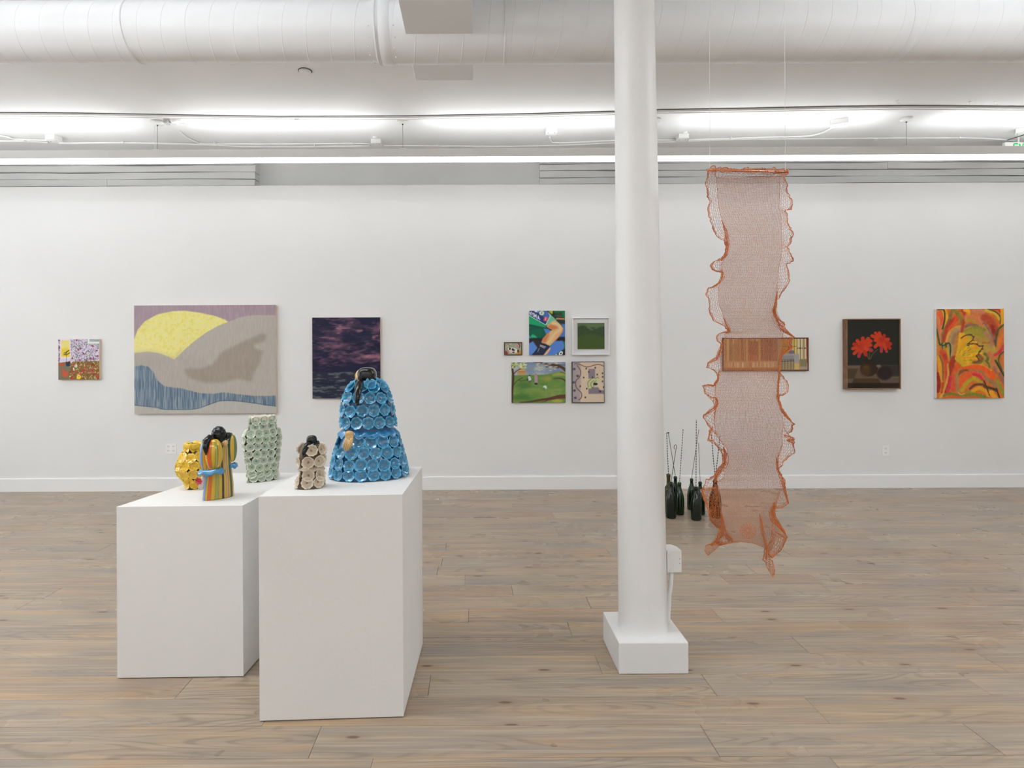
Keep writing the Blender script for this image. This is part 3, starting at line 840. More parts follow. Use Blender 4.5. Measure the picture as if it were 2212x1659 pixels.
# ---- blue figure
Yb = 2.785
f = crop(700, 780, 5.926, Yb)
M_blue = glaze('blue_glaze', rgb(78, 164, 204), rgb(46, 120, 160), rgb(78, 118, 116), 0.029)
M_blued = mat('gap_shade_blue_glaze', rgb(24, 82, 128), 0.2, coat=0.5)  # body glaze made deep blue to paint the shade between flowers
M_blueb = mat('mid_blue_glaze', rgb(44, 124, 176), 0.2, coat=0.5)
base = f(575, 1500)
blue = empty('figure_sculpture', (base.x, Yb, HR), 'tall ceramic figure in a coat of blue flowers, black hair, hand at its side', 'sculpture')
B1 = Body(rows_of(f, [(1585, 50, 1100), (1500, 60, 1096), (1400, 72, 1085), (1300, 92, 1066), (1200, 112, 1040), (1100, 135, 1015), (1000, 165, 985), (900, 190, 960)]), base.x, Yb, R(17), 0.82, 0.020)
dz = B1.z[0] - HR; B1.z = [z - dz * (1 - (z - B1.z[0]) / (B1.z[-1] - B1.z[0])) for z in B1.z]
zc = f(0, 915).z
B2 = Body([(zc, f(200, 0).x, f(940, 0).x)] + rows_of(f, [(860, 195, 945), (800, 195, 942), (700, 200, 925), (600, 205, 910), (500, 218, 890), (400, 252, 858), (330, 300, 820), (285, 350, 780), (262, 400, 745)]), base.x, Yb, R(17), 0.80, 0.018)
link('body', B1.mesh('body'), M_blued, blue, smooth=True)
link('cape', B2.mesh('cape', nz=50), M_blued, blue, smooth=True)
# wavy hem of the cape
P = []
for j, (ex, dz_) in enumerate(((-0.004, 0.020), (0.010, 0.008), (0.028, -0.009), (0.027, -0.014), (0.008, 0.0), (-0.02, 0.010))):
    row = []
    for k in range(144):
        u = 2 * PI * k / 144; wv = math.sin(u * 17) * (0.0075 if 0 < j < 4 else 0.003)
        p = B2.p(u, zc + 0.001, ex); p.z = zc + dz_ + wv; row.append(list(p))
    P.append(row)
link('cape_hem', grid_mesh('cape_hem', np.array(P), closed_u=True), M_blueb, blue, smooth=True)
Mf = [flower_mesh('flower', 0.0282, 8, i, cup=0.42, wav=0.06) for i in range(4)] + [flower_mesh('flower', 0.0282, 7, 9, cup=0.48, wav=0.07)]
for me in Mf: me.materials.append(M_blue)
Yfr = 2.64
def zf(y): return CAMH - (780 + y / 5.926 - CY - 0) * Yfr / F - 0.002
hx, hz = f(315, 1035).x, zf(1035)
def skip_hand(p, nv):
    if nv.y < -0.2 and abs(p.x - (f(318, 0).x)) < 0.025 and abs(p.z - zf(1030)) < 0.050: return True
    return False
def skip_braid(p, nv):
    return nv.y < 0 and abs(p.x - f(437, 0).x) < 0.016 and p.z > zf(545)
cover(blue, B1, [HR + 0.0305, zf(1330), zf(1185), zf(1052)], 0.0515, Mf, M_blue, skip_hand, lift=0.002)
cover(blue, B2, [zf(800), zf(640), zf(480), zf(345), f(0, 285).z - 0.006], 0.0505, Mf, M_blue, skip_braid, lift=0.002)
# head: hair over a clay face that looks to the left
hc = f(545, 185); 
def fn(d): return (abs(d.x) ** 3 + abs(d.y) ** 3 + abs(d.z) ** 3) ** (-1 / 3) * 0.96
MB().ell((hc.x - 0.014, Yb + 0.012, hc.z - 0.006), (0.044, 0.046, 0.042), 28, 18).build('face', M_skin, blue, smooth=True)
MB().ell((hc.x + 0.003, Yb - 0.004, hc.z), (0.0455, 0.050, 0.0415), 30, 20, fn=fn).build('hair', M_hair, blue, smooth=True)
MB().ell((hc.x + 0.008, Yb - 0.006, f(545, 280).z), (0.040, 0.044, 0.030), 24, 14).build('hair_nape', M_hair, blue, smooth=True)
mb = MB()
for dz_ in (0.006, 0.0, -0.007): mb.tube([(hc.x - 0.0535, Yb - 0.012, hc.z + dz_), (hc.x - 0.057, Yb - 0.002, hc.z + dz_ + 0.002)], 0.0012, 5)
mb.build('eye_lines', M_line, blue)
br_pts = [(470, 262, -0.075), (448, 300, -0.098), (440, 350, -0.122), (432, 420, -0.142), (425, 500, -0.150), (420, 568, -0.148)]
MB().tube([f(x, y, d) for x, y, d in br_pts], [0.014, 0.0175, 0.017, 0.0145, 0.011, 0.0075], 14).build('braid', M_hair, blue, smooth=True)
MB().ell(f(660, 290, -0.02), (0.022, 0.025, 0.014), 14, 8).build('hair_lock', M_hair, blue, smooth=True)
# hand: palm, four fingers and thumb
hy = -0.158
mb = MB()
mb.ell(f(322, 985, hy), (0.020, 0.010, 0.019), 16, 10)
fing = [((292, 990), (262, 1060), (250, 1105)), ((305, 1000), (282, 1075), (263, 1128)), ((322, 1005), (304, 1085), (283, 1143)), ((340, 1005), (326, 1080), (306, 1138)), ((352, 985), (352, 1050), (340, 1105))]
for i, (a, b, c) in enumerate(fing):
    mb.tube([f(a[0], a[1], hy - .004), f(b[0], b[1], hy - 0.007), f(c[0], c[1], hy + 0.0)], [0.0062, 0.0058, 0.0042], 8)
    mb.ell(f(c[0], c[1], hy), (0.0042, 0.0042, 0.0042), 8, 6)
mb.build('hand', M_skin, blue, smooth=True)
MB().tube([f(325, 930, hy + 0.012), f(325, 965, hy)], [0.021, 0.019], 14).build('cuff', M_skin, blue, smooth=True)

# ---- beige figure
Yg = 2.53
f = crop(620, 920, 11.06, Yg)
base = f(560, 1500)
beige = empty('figure_sculpture', (base.x, Yg, HR), 'small ceramic figure in beige flowers with black hair, beside the tall blue one', 'sculpture')
M_bei = glaze('beige_glaze', rgb(216, 205, 186), rgb(184, 169, 146), rgb(142, 104, 78), 0.026, 0.3, 0.3)
M_beid = mat('gap_shade_beige', rgb(112, 92, 72), 0.6)  # body browner than its beige clay, painting shade into the holes
M_beib = mat('beige_clay', rgb(190, 176, 154), 0.35, coat=0.2)
B3 = Body(rows_of(f, [(1590, 185, 905), (1480, 195, 905), (1400, 215, 900), (1250, 270, 885), (1150, 290, 870), (1060, 280, 880), (1000, 250, 895), (800, 225, 925), (620, 240, 930), (520, 265, 915), (440, 320, 880)]), base.x, Yg, R(28), 0.72, 0.0125)
dz = B3.z[0] - HR; B3.z = [z - dz * (1 - (z - B3.z[0]) / (B3.z[-1] - B3.z[0])) for z in B3.z]
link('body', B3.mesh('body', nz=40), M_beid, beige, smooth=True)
Mf = [flower_mesh('flower', 0.0255, 9, 20 + i, cup=0.38, wav=0.05) for i in range(3)]
for me in Mf: me.materials.append(M_bei)
Yfr3 = 2.47
zf3 = lambda y: CAMH - (920 + y / 11.06 - CY) * Yfr3 / F
lx = f(400, 0).x
cover(beige, B3, [HR + 0.0280, zf3(1205), zf3(870), zf3(590)], 0.0455, Mf, M_bei, lambda p, nv: nv.y < 0.3 and abs(p.x - lx) < 0.011 and p.z > zf3(800), lift=0.001)
P = []; zc3 = zf3(1045)
for j, (ex, dz_) in enumerate(((0.0, 0.01), (0.013, 0.0), (0.018, -0.006), (0.013, -0.008), (-0.01, 0.0))):
    P.append([list(Vector(B3.p(2 * PI * k / 96, zc3, ex)) + Vector((0, 0, dz_ + 0.003 * math.sin(9 * 2 * PI * k / 96)))) for k in range(96)])
link('sleeve_hem', grid_mesh('sleeve_hem', np.array(P), closed_u=True), M_beib, beige, smooth=True)
MB().ell(f(590, 375), (0.0225, 0.022, 0.0290), 24, 16, fn=fn).build('hair', M_hair, beige, smooth=True)
MB().tube([f(560, 430, -.02), f(470, 480, -0.035), f(425, 560, -0.048), f(405, 650, -0.052), f(412, 745, -0.052)], [0.016, 0.014, 0.012, 0.0095, 0.006], 12).build('braid', M_hair, beige, smooth=True)
MB().ell(f(735, 410, 0.01), (0.0075, 0.010, 0.0115), 14, 10).build('hair_bun', M_hair, beige, smooth=True)
MB().ell(f(640, 470, -0.01), (0.018, 0.018, 0.014), 14, 8).build('hair_nape', M_hair, beige, smooth=True)

# ---- sage vase
Ys = 3.26
f = crop(520, 885, 9.48, Ys)
base = f(455, 1400)
sage = empty('flower_vase', (base.x, Ys, HL), 'tall pale green vase with shoulders, covered in ceramic flowers', 'vase')
M_sag = glaze('sage_glaze', rgb(205, 212, 192), rgb(172, 186, 165), rgb(92, 132, 108), 0.022, 0.3, 0.4)
M_sagd = mat('gap_shade_sage', rgb(84, 74, 62), 0.6)  # brown core colour stands in for the shaded hollow behind the flowers
B4 = Body(rows_of(f, [(1520, 135, 765), (1420, 135, 765), (1300, 145, 758), (1150, 140, 772), (1050, 105, 788), (900, 72, 805), (740, 42, 825), (600, 48, 830), (520, 62, 822), (455, 95, 800), (430, 150, 740), (405, 188, 715), (300, 186, 715), (140, 184, 715)]), base.x, Ys, R(40), 0.42, 0.011, n=2.8)
dz = B4.z[0] - HL; B4.z = [z - dz * (1 - (z - B4.z[0]) / (B4.z[-1] - B4.z[0])) for z in B4.z]
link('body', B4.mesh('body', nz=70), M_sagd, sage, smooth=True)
Mf = [flower_mesh('flower', 0.0236, 9, 30 + i, cup=0.42, wav=0.05) for i in range(3)]
for me in Mf: me.materials.append(M_sag)
Yfr4 = 3.18
zf4 = lambda y: CAMH - (885 + y / 9.48 - CY) * Yfr4 / F
cover(sage, B4, [HL + 0.0255, zf4(1310), zf4(1180), zf4(1050), zf4(905), zf4(755), zf4(610), zf4(490), zf4(350), zf4(220)], 0.0395, Mf, M_sag)
P = []; zt4 = B4.z[-1]
for j, (ex, dz_) in enumerate(((0.002, -0.02), (0.008, 0.0), (0.004, 0.006), (-0.008, 0.004), (-0.010, -0.03))):
    P.append([list(Vector(B4.p(2 * PI * k / 72, zt4 - 0.001, ex)) + Vector((0, 0, dz_ + 0.002 * math.sin(10 * 2 * PI * k / 72)))) for k in range(72)])
link('rim', grid_mesh('rim', np.array(P), closed_u=True), mat('pale_rim', rgb(222, 216, 200), 0.4), sage, smooth=True)

# ---- yellow vase
Yy = 3.07
f = crop(370, 880, 8.296, Yy)
cxv = 395
base = f(cxv, 1400)
yel = empty('flower_vase', (base.x, Yy, HL), 'round yellow vase of pierced ceramic flowers behind the striped figure', 'vase')
M_yel = glaze('yellow_glaze', rgb(232, 192, 58), rgb(216, 172, 30), rgb(206, 158, 24), 0.024, 0.2, 0.6)
M_yeld = mat('gap_shade_brown', rgb(62, 40, 14), 0.6)  # solid dark core painted as the unlit inside seen through the holes
prof = [(1520, 152), (1440, 150), (1390, 155), (1355, 190), (1290, 245), (1200, 292), (1080, 315), (960, 296), (870, 250), (815, 200), (780, 165), (720, 158), (650, 165)]
B5 = Body(rows_of(f, [(y, cxv - r, cxv + r) for y, r in prof]), base.x, Yy, 0.0, 1.0, 0.008, n=2.0)
dz = B5.z[0] - HL; B5.z = [z - dz * (1 - (z - B5.z[0]) / (B5.z[-1] - B5.z[0])) for z in B5.z]
link('body', B5.mesh('body', nz=60), M_yeld, yel, smooth=True)
Mf = [flower_mesh('flower', 0.0268, 7, 40 + i, cup=0.20, wav=0.05, pistil=0.05) for i in range(3)]
for me in Mf: me.materials.append(M_yel)
Yfr5 = 2.98
zf5 = lambda y: CAMH - (880 + y / 8.296 - CY) * Yfr5 / F
cover(yel, B5, [HL + 0.0290, zf5(1330), zf5(1195), zf5(1050), zf5(905), zf5(740)], 0.0425, Mf, M_yel)
P = []; zt5 = B5.z[-1]
for j, (ex, dz_) in enumerate(((0.004, -0.02), (0.010, 0.0), (0.008, 0.005), (-0.006, 0.002), (-0.010, -0.03))):
    P.append([list(Vector(B5.p(2 * PI * k / 72, zt5 - 0.001, ex)) + Vector((0, 0, dz_ + 0.003 * math.sin(8 * 2 * PI * k / 72)))) for k in range(72)])
link('rim', grid_mesh('rim', np.array(P), closed_u=True), M_yel, yel, smooth=True)

# ---- striped figure
Yt = 2.86
f = crop(420, 900, 8.29, Yt)
base = f(430, 1450)
strp = empty('figure_sculpture', (base.x, Yt, HL), 'glossy ceramic figure in yellow robe with coloured stripes, blue cuffs and black hair', 'sculpture')
CY_ = (205, 166, 36); CBL = (112, 150, 200); COR = (214, 98, 30); COL_ = (158, 160, 66); CBK = (38, 24, 18); CPK = (206, 160, 130); CGR = (52, 100, 92); CYD = (220, 165, 30)
def stripes(x, lst, line=2.6):
    prev = CY_
    for i, (xe, c) in enumerate(lst):
        if x < xe:
            x0 = lst[i - 1][0] if i else -1e9
            if (x - x0 < line and i) or (xe - x < line): return (112, 84, 36)
            return c
    return lst[-1][1]
SB = [(168, CY_), (228, CBL), (275, CY_), (345, COR), (420, CY_), (488, COL_), (545, CY_), (584, CBK), (625, CY_), (655, CPK), (682, CY_), (708, CGR), (9999, CY_)]
B6 = Body(rows_of(f, [(1530, 148, 715), (1450, 152, 714), (1300, 168, 705), (1100, 195, 685), (950, 190, 668), (800, 185, 660), (600, 190, 655), (500, 215, 640), (440, 270, 610), (410, 330, 570)]), base.x, Yt, R(44), 0.55, 0.0, n=2.2)
dz = B6.z[0] - HL; B6.z = [z - dz * (1 - (z - B6.z[0]) / (B6.z[-1] - B6.z[0])) for z in B6.z]
M_paint = attr_mat('striped_glaze', 0.15, 0.5, 0.8)
nu, nz_ = 360, 40
P = []; C = []
for i in range(nz_ + 1):
    z = B6.z[0] + (B6.z[-1] - B6.z[0]) * i / nz_; row = []; cr = []
    for k in range(nu):
        u = 2 * PI * k / nu; p = B6.p(u, z); row.append(list(p))
        s = abs(math.cos(u)) ** (2 / 2.2) * math.copysign(1, math.cos(u))   # -1..1 along the long axis
        t_ = 0.79 * s - 0.33 * (abs(math.sin(u)) ** (2 / 2.2) * math.copysign(1, math.sin(u)))
        cr.append([lin(q_) for q_ in stripes(431 + 330 * t_, SB)])
    P.append(row); C.append(cr)
P = np.array(P); C = np.array(C)
P = np.concatenate([P[:1].mean(1, keepdims=True).repeat(nu, 1), P, P[-1:].mean(1, keepdims=True).repeat(nu, 1)]); C = np.concatenate([C[:1], C, C[-1:]])
link('robe', grid_mesh('robe', P, C, closed_u=True), M_paint, strp, smooth=True)
def lobe(name, cx, cy, rx, ry, dY, depth, lst, rot=0.0):
    c = f(cx, cy, dY); s = F / (Yt + dY); rx_ = rx / 8.29 / s; ry_ = ry / 8.29 / s
    nu, nz = 160, 36; P = []; C = []
    for i in range(nz + 1):
        t = PI * i / nz; row = []; cr = []
        for k in range(nu):
            a = 2 * PI * k / nu
            sx = math.sin(t) ** 0.75
            lx_ = rx_ * sx * math.cos(a); ly_ = depth * sx * math.sin(a); lz = -ry_ * math.cos(t)
            row.append([c.x + lx_ * math.cos(rot) - ly_ * math.sin(rot), c.y + lx_ * math.sin(rot) + ly_ * math.cos(rot), c.z + lz])
            cr.append([lin(q_) for q_ in stripes(cx + rx * math.cos(a), lst)])
        P.append(row); C.append(cr)
    link(name, grid_mesh(name, np.array(P), np.array(C), closed_u=True), M_paint, strp, smooth=True)
lobe('sleeve', 190, 690, 82, 262, -0.045, 0.032, [(118, CY_), (195, CBL), (999, CYD)])
lobe('sleeve', 348, 672, 152, 276, -0.058, 0.036, [(275, CYD), (362, COR), (420, CY_), (462, COL_), (999, CY_)])
lobe('sleeve', 676, 566, 76, 242, 0.045, 0.034, [(612, CY_), (690, CGR), (742, CY_), (999, (80, 120, 60))])
def ruffle(name, c, rx, ry, wob, nw, m, hgt=0.012, tilt=0.0):
    P = []
    for j, (e, dz_) in enumerate(((0.66, 0.9), (0.82, 0.8), (0.98, 0.1), (1.06, -0.9), (1.02, -1.0), (0.84, 0.0), (0.66, 0.9))):
        P.append([[c.x + rx * e * math.cos(a), c.y + ry * e * math.sin(a), c.z + hgt * dz_ * 0.5 + wob * math.sin(nw * a + 0.7) * (e - 0.55) * 2 + tilt * math.cos(a) * rx] for a in np.linspace(0, 2 * PI, 120, endpoint=False)])
    link(name, grid_mesh(name, np.array(P), closed_u=True), m, strp, smooth=True)
M_cuff = mat('cuff_blue_glaze', rgb(70, 140, 185), 0.12, coat=0.8)
ruffle('cuff', f(300, 975, -0.052), 0.0600, 0.044, 0.0055, 6, M_cuff, 0.024, 0.06)
ruffle('cuff', f(694, 868, 0.045), 0.019, 0.032, 0.005, 4, M_cuff, 0.022)
def ridged(d): return 1.0 + 0.02 * math.sin(d.z * 22 + d.x * 3)
MB().ell(f(436, 318, -0.01), (0.0345, 0.034, 0.0405), 30, 40, fn=ridged).build('hair', M_hair, strp, smooth=True)
MB().tube([f(370, 395, -0.04), f(270, 380, -0.062), f(215, 440, -0.080), f(200, 560, -0.092), f(203, 690, -0.096)], [0.012, 0.017, 0.0185, 0.014, 0.003], 16).build('hair_lock', M_hair, strp, smooth=True)
MB().tube([f(575, 400, 0.0), f(600, 330, 0.02), f(650, 320, 0.045)], [0.006, 0.015, 0.010], 12).build('hair_lock', M_hair, strp, smooth=True)
MB().ell(f(470, 420, -0.005), (0.030, 0.028, 0.018), 20, 10).build('hair_nape', M_hair, strp, smooth=True)
MB().ell(f(536, 470, -0.012), (0.0175, 0.016, 0.016), 16, 10).build('neck', M_skin, strp, smooth=True)
hm = mat('white_glaze', rgb(205, 198, 195), 0.3, coat=0.4)
MB().tube([f(160, 1050, -0.08), f(140, 1140, -0.085), f(115, 1290, -0.082)], [0.008, 0.0115, 0.0125], 12).build('hand', hm, strp, smooth=True)
rf = flower_mesh('red_flower', 0.0155, 7, 77, cup=0.3, wav=0.1, pistil=0.25); rf.materials.append(mat('red_glaze', rgb(188, 38, 58), 0.2, coat=0.6))
o = bpy.data.objects.new('red_flower', rf); COL.objects.link(o); o.parent = strp
o.matrix_basis = Matrix.Translation(f(82, 1155, -0.105) - Vector(strp.location)) @ Matrix.Rotation(R(90), 4, 'X')
MB().tube([f(90, 1150, -0.10), f(135, 1150, -0.085)], 0.004, 8).build('flower_stem', M_hair, strp)

# ------------------------------------------------------------ bottles with needles
def glassy(name, c):
    m = mat(name, c, 0.07, trans=0.75, ior=1.5); return m
M_bot = glassy('green_glass', rgb(28, 70, 30)); M_bot2 = glassy('dark_green_glass', rgb(20, 46, 26)); M_bot3 = glassy('olive_glass', rgb(92, 98, 20))
def bottle(px, top, bot, wpx, m, label, bord=False):
    p = wz(px, bot - 2, 0.0); Y = p.y + wpx / 2 * p.y / F * 0.4
    zt_ = wx(px, top, Y).z; X = wx(px, top + 20, Y).x; r = wpx / 2 * Y / F; H = zt_
    t = empty('glass_bottle', (X, Y, 0), label, 'bottle', 'wine bottles on the floor behind the column')
    if bord: prof = [(0, .004), (r * .9, 0.0), (r, .01), (r, H * .60), (r * .96, H * .645), (r * .55, H * .69), (r * .37, H * .73), (r * .35, H * .93), (r * .41, H * .935), (r * .41, H * .995), (r * .36, H)]
    else: prof = [(0, .004), (r * .88, 0.0), (r, .012), (r, H * .42), (r * .97, H * .50), (r * .86, H * .60), (r * .66, H * .70), (r * .46, H * .79), (r * .36, H * .86), (r * .32, H * .93), (r * .40, H * .935), (r * .41, H * .965), (r * .35, H * .97), (r * .34, H)]
    inn = [(max(q - 0.004, 0.0) if q > 0 else 0, max(z, 0.012)) for q, z in prof[::-1]][:-1]
    inn = [(a, z if i else H) for i, (a, z) in enumerate(inn)]
    full = prof + inn + [(0, 0.02)]
    MB().lathe([(max(a, 0.0003), z) for a, z in full], 32, (0, 0, 0), cap=False).build('glass', m, t, smooth=True, loc=Vector((0, 0, 0)))
    return t, X, Y, H
specs = [('b1', 1444, 1024, 1112, 22, M_bot3, 'olive bottle with square shoulders, leftmost, half hidden by the column', True),
         ('b3', 1459, 1029, 1108, 20, M_bot, 'green bottle in the back of the left cluster, between its neighbours', False),
         ('b2', 1449.5, 1041, 1122, 21, M_bot2, 'near-black bottle standing in front of the olive one beside the column', False),
         ('b4', 1468, 1041.5, 1114, 19.5, M_bot, 'dark green bottle at the right side of the left cluster', False),
         ('b5', 1494, 1033.6, 1103.5, 19, M_bot, 'green bottle furthest back in the middle cluster', False),
         ('b7', 1512.5, 1040.7, 1113.5, 20, M_bot, 'green bottle at the right of the middle cluster, touching the lace edge', False),
         ('b6', 1503.6, 1051, 1126, 22, M_bot2, 'near-black bottle in front of the middle cluster', False),
         ('b8', 1545, 1036, 1121, 25, M_bot2, 'dark bottle seen through the orange lace', False)]
bd = {}
for k, px, tp, bt, wp, m, lab, bo in specs: bd[k] = bottle(px, tp, bt, wp, m, lab, bo)
M_ndl = mat('steel', rgb(90, 88, 84), 0.3, 0.8)
def striped_ndl():
    m = mat('striped_rod', rough=0.35); tc = N(m, 'ShaderNodeTexCoord')
    s = N(m, 'ShaderNodeSeparateXYZ'); L(m, tc.outputs['Object'], s.inputs[0])
    a = N(m, 'ShaderNodeMath', operation='MULTIPLY'); a.inputs[1].default_value = 42.0; L(m, s.outputs['Z'], a.inputs[0])
    fr = N(m, 'ShaderNodeMath', operation='FRACT'); L(m, a.outputs[0], fr.inputs[0])
    r = ramp(m, [(0.0, rgb(28, 28, 30)), (0.66, rgb(205, 203, 198))], 'CONSTANT'); L(m, fr.outputs[0], r.inputs[0]); L(m, r.outputs[0], bsdf(m).inputs['Base Color']); return m
M_str = striped_ndl()
def needle(b, topx, topy, label, striped, hook=False, r=0.0035, head=False, dxy=0.0):
    t, X, Y, H = bd[b]
    tp = wx(topx, topy, Y + dxy)
    p0 = Vector((X, Y, H)); d = (tp - p0).normalized()
    s = p0 - d * min(0.10, H * 0.3)
    r_e = 0.006
    rt = empty('needle', s, label, 'needle', 'long needles standing in the bottles')
    pts = [s, p0, p0 + (tp - p0) * 0.5, tp]
    if hook:
        pts = pts[:-1] + [tp - d * 0.03, tp - d * 0.008 + Vector((0.002, 0, 0)), tp + Vector((-0.008, 0, 0.008)), tp + Vector((-0.020, 0, 0.0)), tp + Vector((-0.024, 0, -0.022)), tp + Vector((-0.018, 0, -0.038))]
    MB().tube(pts, r, 8).build('shaft', M_str if striped else M_ndl, rt, smooth=True)
    if head:
        MB().lathe([(0.003, -0.006), (0.010, 0.0), (0.010, 0.005)], 12, tp).build('knob', M_black, rt, smooth=True)
needle('b1', 1440, 935, 'striped needle in the olive bottle, nearest the column', True)
needle('b3', 1443.5, 935, 'plain steel needle with a flat knob leaning left from the back-left bottle', False, head=True, r=0.0028)
needle('b2', 1461.5, 962, 'steel needle with a hooked end in the near-black left bottle', False, hook=True, r=0.0028)
needle('b4', 1475.5, 927, 'striped needle leaning right from the right bottle of the left cluster', True, r=0.003)
needle('b5', 1509.5, 928, 'thin steel needle leaning right from the back middle bottle', False, r=0.0024)
needle('b6', 1504.2, 907, 'tallest striped needle, in the near-black middle bottle', True)
needle('b7', 1509, 957, 'thin pale needle in the right bottle of the middle cluster', False, r=0.0022)
needle('b8', 1536.5, 938, 'striped needle leaning left behind the lace edge', True, dxy=0.0)
needle('b8', 1555.5, 941, 'striped needle leaning right behind the lace edge', True, dxy=0.04)
# ------------------------------------------------------------ hanging wire lace
YK = 2.75
S6, S7 = 3.607, 3.53
c6 = lambda x, y: (1480 + x / S6, 340 + y / S6)
c7 = lambda x, y: (1400 + x / S7, 790 + y / S7)
inL = [c6(*q) for q in [(232, 100), (240, 150), (255, 300), (265, 400), (290, 500), (320, 600), (330, 700), (315, 780), (280, 830), (292, 890), (280, 960), (262, 1010), (255, 1060), (265, 1150), (285, 1200), (315, 1280), (345, 1355), (310, 1375), (300, 1440), (290, 1500), (275, 1560)]] + \
      [c7(*q) for q in [(555, 20), (545, 80), (515, 150), (512, 220), (535, 275), (510, 340), (505, 420), (515, 500), (545, 560), (600, 630), (615, 700), (595, 790), (575, 850), (535, 885), (530, 930), (545, 1050), (555, 1150), (565, 1230), (580, 1290), (620, 1340)]]
ouL = [c6(*q) for q in [(175, 90), (178, 120), (160, 200), (170, 250), (172, 300), (195, 340), (172, 410), (185, 450), (205, 520), (225, 585), (265, 635), (300, 640), (318, 690), (312, 765), (275, 802), (215, 815), (195, 850), (225, 885), (285, 890), (296, 925), (270, 980), (215, 1010), (178, 1018), (160, 1065), (185, 1110), (185, 1160), (190, 1215), (225, 1275), (300, 1310), (335, 1362), (270, 1365), (245, 1395), (250, 1435), (285, 1455), (262, 1530), (235, 1580), (175, 1600), (165, 1640)]] + \
      [c7(*q) for q in [(445, 15), (500, 30), (535, 70), (525, 110), (500, 148), (440, 143), (418, 158), (435, 215), (515, 245), (532, 290), (500, 320), (418, 380), (428, 408), (455, 445), (475, 480), (455, 568), (505, 580), (520, 615), (560, 645), (570, 740), (500, 840), (440, 870), (425, 930), (403, 945), (430, 1000), (445, 1060), (460, 1110), (475, 1180), (545, 1245), (565, 1262), (570, 1300)]]
inR = [c6(*q) for q in [(745, 100), (735, 150), (735, 300), (740, 400), (750, 500), (755, 600), (757, 700), (750, 780), (735, 830), (725, 900), (722, 960), (715, 1010), (712, 1060), (700, 1150), (692, 1200), (720, 1280), (740, 1340), (760, 1380), (760, 1440), (750, 1500), (745, 1580)]] + \
      [c7(*q) for q in [(990, 20), (1000, 90), (992, 150), (978, 220), (1000, 290), (1020, 360), (1032, 450), (1022, 520), (1025, 600), (990, 690), (982, 780), (1000, 850), (1010, 920), (985, 1000), (965, 1080), (955, 1150), (970, 1200), (972, 1260), (940, 1330), (895, 1392)]]
ouR = [c6(*q) for q in [(800, 90), (806, 120), (770, 150), (800, 215), (790, 250), (835, 335), (830, 400), (775, 415), (798, 450), (800, 510), (850, 605), (825, 625), (825, 660), (800, 700), (850, 805), (790, 830), (815, 920), (812, 975), (770, 1035), (735, 1085), (715, 1110), (712, 1160), (680, 1200), (715, 1265), (785, 1305), (742, 1345), (850, 1405), (800, 1430), (810, 1500), (745, 1520), (745, 1600)]] + \
      [c7(*q) for q in [(1000, 45), (1065, 130), (1070, 185), (1055, 218), (1000, 225), (1000, 260), (1012, 305), (1050, 370), (1115, 448), (1095, 500), (1060, 520), (1112, 560), (1108, 600), (1122, 655), (1065, 700), (1000, 770), (992, 805), (1040, 870), (1050, 960), (1070, 1050), (1025, 1085), (978, 1085), (958, 1120), (965, 1180), (1040, 1250), (1058, 1315), (1010, 1410), (945, 1468), (900, 1400)]]
def dens(pl, n):
    P = np.array(pl, float); d = np.concatenate([[0], np.cumsum(np.hypot(*(P[1:] - P[:-1]).T))]); t = np.linspace(0, d[-1], n)
    return np.stack([np.interp(t, d, P[:, 0]), np.interp(t, d, P[:, 1])], 1)
def to3(P, dep):
    """picture-plane drawing -> cloth hanging in the plane y = YK, with depth dep"""
    P = np.asarray(P, float); dx = P[..., 0] - CX; dy = CY - P[..., 1]
    t_ = (P[..., 1] - 383.0) / 785.0
    Yd = YK + dep + 0.018 * np.sin(t_ * 7) + 0.012 * np.sin(t_ * 17) + 0 * dx
    return np.stack([(dx * c_ + dy * s_) * Yd / F, Yd, CAMH + (-dx * s_ + dy * c_) * Yd / F], -1)
lace = empty('wire_lace_hanging', (wx(1616, 0, YK).x, YK, wx(1616, 369, YK).z), 'long orange wire lace panel with ruffled edges hanging from a copper rod beside the column', 'textile')
def wire_mat(name, c1, c2):
    m = noise_mat(name, c1, c2, 6.0, 0.45, spec=0.4); bsdf(m).inputs['Metallic'].default_value = 0.0; return m
M_wire = wire_mat('copper_wire', rgb(194, 138, 108), rgb(200, 134, 98))
M_wire2 = wire_mat('orange_wire', rgb(212, 124, 62), rgb(200, 112, 54))
rg = np.random.RandomState(5)
# centre panel: square crochet mesh
NY, NX = 336, 58
yt, yb = 382.0, 0
tL = np.array(inL); tR = np.array(inR)
ys = np.linspace(0, 1, NY)
def edge_at(E, y): 
    o = np.argsort(E[:, 1]); return np.interp(y, E[o, 1], E[o, 0])
xs = np.linspace(0, 1, NX)
def bottom(x):  # lower hem of the panel
    return np.interp(x, [1575, 1590, 1598, 1610, 1627, 1640, 1652, 1662], [1168, 1171, 1168, 1168.5, 1174, 1178, 1183, 1190])
G = np.zeros((NY, NX, 2))
for i, t in enumerate(ys):
    for_x = None
    y0 = 383 + (1168 - 383) * t
    l, r_ = edge_at(tL, y0), edge_at(tR, y0)
    G[i, :, 0] = l + (r_ - l) * xs
    hem = bottom(G[i, :, 0]) - 1168
    top = 3.0 * np.sin(xs * PI) 
    G[i, :, 1] = y0 + hem * t ** 6 + top * (1 - t) ** 8
G += rg.normal(0, 0.16, G.shape)
TT, XX = np.meshgrid(ys, xs, indexing='ij')
dep = (0.02 * np.sin(TT * 9 + 1) + 0.012 * np.sin(TT * 23 + XX * 4)) * XX * (1 - XX) * 3
G3 = to3(G, dep)
A = np.concatenate([G3[:-1].reshape(-1, 3), G3[:, :-1].reshape(-1, 3)]); Bq = np.concatenate([G3[1:].reshape(-1, 3), G3[:, 1:].reshape(-1, 3)])
nv = (NY - 1) * NX
